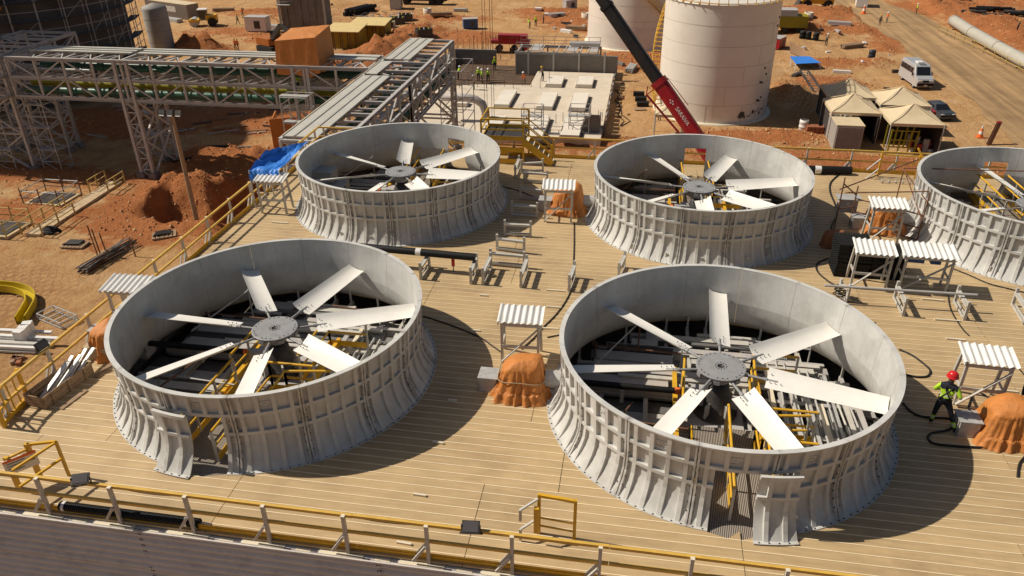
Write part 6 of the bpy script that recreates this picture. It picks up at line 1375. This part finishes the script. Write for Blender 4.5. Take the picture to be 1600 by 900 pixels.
for k,(px,py,lab,mt) in enumerate(((405,50,'small white site cabin beside the excavator',WHITE),(735,45,'small blue generator on the sand near the hoist cables',mat('gen_blue',(.03,.09,.22),.5,.1)),(890,15,'small grey generator beside the tank with base step',STEEL),(1215,75,'small red generator in the shade of the white tank',RED),(1345,10,'small white site cabin near the far loader',WHITE),(620,15,'small grey site cabin beyond the skips',STEEL))):
    p=gg(px,py); p.z=gh(p.x,p.y); t=thing('site_unit',lab,'cabin' if 'cabin' in lab else 'generator',p,R(20*k)); s_=1.5 if 'cabin' in lab else 1.0
    MB().box((0,0,.75*s_+.1),(2.4*s_,1.3*s_,1.4*s_)).build('case',mt,t,world=False); MB().box((0,0,1.5*s_+.1),(2.5*s_,1.4*s_,.1)).build('roof',STEEL,t,world=False); MB().box((.3,-.66*s_,.8*s_),(.7*s_,.03,.8*s_)).build('door',DARK,t,world=False)
    for x in(-.9*s_,.9*s_): MB().box((x,0,.05),(.2,1.2*s_,.12)).build('skid',DARK,t,world=False)
for k in range(7):
    p=gg(*[(395,35),(402,33),(668,22),(1255,35),(1262,33),(915,32),(922,30)][k]); p.z=gh(p.x,p.y); o=MB().lathe([(.75,0),(.75,.9),(.6,.9),(.6,0)],20,cap=False).build('concrete_ring',CONC); o.location=p; tag(o,'pale concrete ring set on the sand of the far yard','concrete ring','concrete rings on the yard')
# ---------------------------------------------------------------- people
def body(name,J,E,mats,sub=1):
    """J joints {n:(pos,r)}, E edges (a,b,mat)"""
    names=list(J); me=bpy.data.meshes.new(name); me.from_pydata([J[n][0] for n in names],[(names.index(a),names.index(b)) for a,b,_ in E],[])
    o=bpy.data.objects.new(name,me); col.objects.link(o); sk=o.modifiers.new('s','SKIN'); sv=me.skin_vertices[0].data if me.skin_vertices else None
    if sv is None:
        import bmesh; bm=bmesh.new(); bm.from_mesh(me); bm.verts.layers.skin.verify(); bm.to_mesh(me); bm.free(); sv=me.skin_vertices[0].data
    for i,n in enumerate(names): r=J[n][1]; sv[i].radius=(r if isinstance(r,tuple) else (r,r)); sv[i].use_root=(n=='pelvis')
    ss=o.modifiers.new('u','SUBSURF'); ss.levels=sub; ss.render_levels=sub
    dg=bpy.context.evaluated_depsgraph_get(); m2=bpy.data.meshes.new_from_object(o.evaluated_get(dg)); bpy.data.objects.remove(o); m2.name=name
    m2.materials.clear()
    for q in mats: m2.materials.append(q)
    for p in m2.polygons:
        c=p.center; best=None
        for a,b,mi in E:
            A,B=V(J[a][0]),V(J[b][0]); d=B-A; tt=max(0,min(1,(c-A).dot(d)/max(1e-9,d.length_squared))); ds=(c-A-d*tt).length-.5*(max(J[a][1]) if isinstance(J[a][1],tuple) else J[a][1])
            if best is None or ds<best[0]: best=(ds,mi)
        p.material_index=best[1]; p.use_smooth=True
    return m2
def skel(lean=0.0,lf=(0,.0),rf=(0,.0),la=None,ra=None):
    """standing about 1.72 m, facing -y; lf/rf = foot offset (x,y); la/ra = elbow,wrist positions"""
    hx=.0; T=V((0,-lean*.5,0)); S=V((0,-lean,0))
    J={'pelvis':(V((0,0,.93)),(.15,.115)),'waist':(V((0,0,1.05))+T*.5,(.14,.105)),'chest':(V((0,0,1.25))+T,(.165,.12)),'neck':(V((0,0,1.42))+S,.075),'chin':(V((0,-.02,1.52))+S,.07),'head':(V((0,-.02,1.62))+S*1.05,.10),'crown':(V((0,-.01,1.70))+S*1.05,.075)}
    E=[('pelvis','waist',1),('waist','chest',0),('chest','neck',0),('neck','chin',2),('chin','head',2),('head','crown',2)]
    for s,n,f in((-1,'l',lf),(1,'r',rf)):
        J[n+'hip']=(V((s*.10,0,.88)),.095); J[n+'knee']=(V((s*.11+f[0]*.45,f[1]*.5-.03,.50)),.068); J[n+'ank']=(V((s*.11+f[0],f[1]+.02,.10)),.05); J[n+'toe']=(V((s*.12+f[0],f[1]-.16,.045)),.042)
        E+=[('pelvis',n+'hip',1),(n+'hip',n+'knee',1),(n+'knee',n+'ank',1),(n+'ank',n+'toe',3)]
        J[n+'sh']=(V((s*.19,0,1.36))+S*.8,.07)
        e,w=(la if s<0 else ra) or (V((s*.25,.03,1.10))+S*.6,V((s*.24,-.10,.88))+S*.6)
        J[n+'elb']=(V(e),.05); J[n+'wri']=(V(w),.036); d=(V(w)-V(e)).normalized(); J[n+'han']=(V(w)+d*.11,.034)
        E+=[('chest',n+'sh',0),(n+'sh',n+'elb',0),(n+'elb',n+'wri',0),(n+'wri',n+'han',2)]
    return J,E
def helmet_mesh(mt):
    o=MB().lathe([(.155,-.01),(.15,.0),(.135,.02),(.13,.07),(.10,.125),(.055,.15),(0,.157)],16,cap=False).box((0,-.15,.0),(.18,.10,.015)).build('helmet',mt); m_=o.data; bpy.data.objects.remove(o); return m_
HM={'red':helmet_mesh(HELR),'white':helmet_mesh(HELW),'yellow':helmet_mesh(YEL)}
BODY={}
for nm,(mats_) in {'lime':[LIME,NAVY,SKIN,BLACK],'orange':[HIOR,KHAKI,SKIN,BLACK],'khaki':[KHAKI,NAVY,SKIN,BLACK]}.items():
    for pk,kw in {'stand':{},'walk':dict(lf=(0,-.25),rf=(0,.25)),'work':dict(lean=.22,la=(V((-.26,-.25,1.05)),V((-.18,-.48,1.0))),ra=(V((.26,-.25,1.05)),V((.18,-.48,.95))))}.items():
        J,E=skel(**kw); BODY[nm,pk]=(body('body',J,E,mats_),J['head'][0])
def person(p,rz,cl,pose,hel,lab,grp=None):
    t=thing('person',lab,'person',p,rz,grp); me,hd=BODY[cl,pose]; obj('body',me,t); obj('helmet',HM[hel],t,loc=V(hd)+V((0,0,.035)))
def gp(px,py,z=None):
    p=gg(px,py) if z is None else G(px,py,z)
    if z is None: p.z=gh(p.x,p.y)
    return p
PE=[((369,80),'orange','stand','yellow','person in orange standing on the sand behind the pipe rack'),((373,80),'orange','walk','yellow','person in orange beside another one behind the pipe rack'),((372,38),'khaki','walk','yellow','person in khaki walking across the far sand by the container'),
 ((380,28),'orange','work','yellow','person in orange bending beside the far stone heap'),((1385,36),'orange','stand','white','person in orange vest standing at the roadside'),((1374,40),'khaki','stand','yellow','person in khaki at the roadside beside the black barrier'),((1431,22),'lime','stand','white','person in lime vest standing across the road by the sand'),
 ((1290,72),'khaki','work','white','person bending in the tank shade beside the drums'),((1468,12),'khaki','stand','white','person standing by the trench with white helmet'),((828,45),'lime','work','yellow','person in lime vest bending by the far rebar bed'),((837,41),'lime','stand','yellow','person in lime vest standing by the far rebar bed'),((849,38),'khaki','stand','yellow','person in khaki standing by the far rebar bed'),
 ((1030,188),'lime','stand','white','person in lime vest standing under the small tent by the crane boom'),((1583,68),'khaki','stand','yellow','person in khaki standing beside the pale pipeline'),((1490,12),'khaki','walk','white','person walking along the far trench')]
for i,(px,cl,po,he,lab) in enumerate(PE): person(gp(*px),R((i*73)%360),cl,po,he,lab)
SL_=[((748,127),'lime','stand','white','person in lime vest with folded stance, leftmost of the group by the excavated bed'),((753,130),'lime','stand','white','person in lime vest in the middle of the group at the excavated bed'),((763,129),'lime','stand','white','person in lime vest at the outer side of the group by the bed'),((741,140),'khaki','stand','white','person in khaki standing on the slab edge with white helmet'),((773,110),'lime','stand','yellow','person in lime vest standing alone on the excavated bed'),((716,125),'lime','work','white','person in lime vest bending beside the rack scaffold'),((848,127),'khaki','work','yellow','person in khaki bending over a plinth on the slab'),((820,134),'orange','work','white','person in orange crouching by the slab step')]
SL_[0]=(SL_[0][0],'lime','stand','white','person in lime vest standing beside the hoist cables on the bed')
for i,(px,cl,po,he,lab) in enumerate(SL_):
    z=-11.0 if i in(3,6) else GZ+.31; person(G(*px,z),R((i*97)%360),cl,po,he,lab)
person(G(467,147,-4.75),R(0),'lime','stand','white','person in lime vest standing on the rack below the orange tarpaulin box')
# the worker on the deck
J,E=skel(lean=.05,lf=(-.34,.02),rf=(.05,-.10),la=(V((-.33,.02,1.12)),V((-.30,-.20,1.02))),ra=(V((.31,-.06,1.14)),V((.12,-.27,1.10))))
J['chest']=(J['chest'][0],(.18,.13)); 
me=body('body',J,E,[NAVY,NAVY,SKIN,BLACK],2)
me.materials.append(LIME); me.materials.append(mat('reflective_band',(.62,.62,.60),.35,.05,5))
for p in me.polygons:
    c=p.center
    if 1.04<c.z<1.30 and p.material_index in(0,1) : p.material_index=4 if not 1.10<c.z<1.14 else 5
    if abs(c.x)>.21 and c.z>1.1 and p.material_index in (0,1): p.material_index=4
    if .22<c.z<.36: p.material_index=4 if not .27<c.z<.31 else 5
    if c.z>1.40 and c.z<1.50 and p.material_index==2: p.material_index=0
w0=G(1462,668); t=thing('person','person in red helmet and navy lime workwear walking beside the hose','person',w0+V((0,0,.0)),R(155))
obj('body',me,t); hh=obj('helmet',HM['red'],t,loc=V(J['head'][0])+V((0,0,.035)))
for s in(-1,1):
    MB().path([V((s*.12,-.17,1.02)),V((s*.13,-.19,1.25)),V((s*.11,-.06,1.43)),V((s*.05,.13,1.32)),V((-s*.10,.16,1.1)),V((-s*.13,.13,1.0))],.022,5).build('harness_strap',BLACK,t,world=False)
MB().lathe([(.18,.98),(.185,1.0),(.18,1.03)],18,cap=False).build('belt',BLACK,t,world=False)
for s,n_ in((-1,'l'),(1,'r')):
    a=V(J[n_+'wri'][0]); h=V(J[n_+'han'][0]); d=(h-a).normalized(); sdd=d.cross(V((0,0,1))).normalized()
    mb=MB()
    for k in range(4):
        b=h+d*.02+sdd*(-.03+.02*k); mb.path([b,b+d*.035+V((0,0,-.012)),b+d*.055+V((0,0,-.035)),b+d*.05+V((0,0,-.055))],.010,6)
    b=a+d*.06-sdd*.03*s; mb.path([b,b-sdd*.035*s+d*.025,b-sdd*.04*s+d*.05+V((0,0,-.02))],.011,6); mb.build('fingers',SKIN,t,world=False)
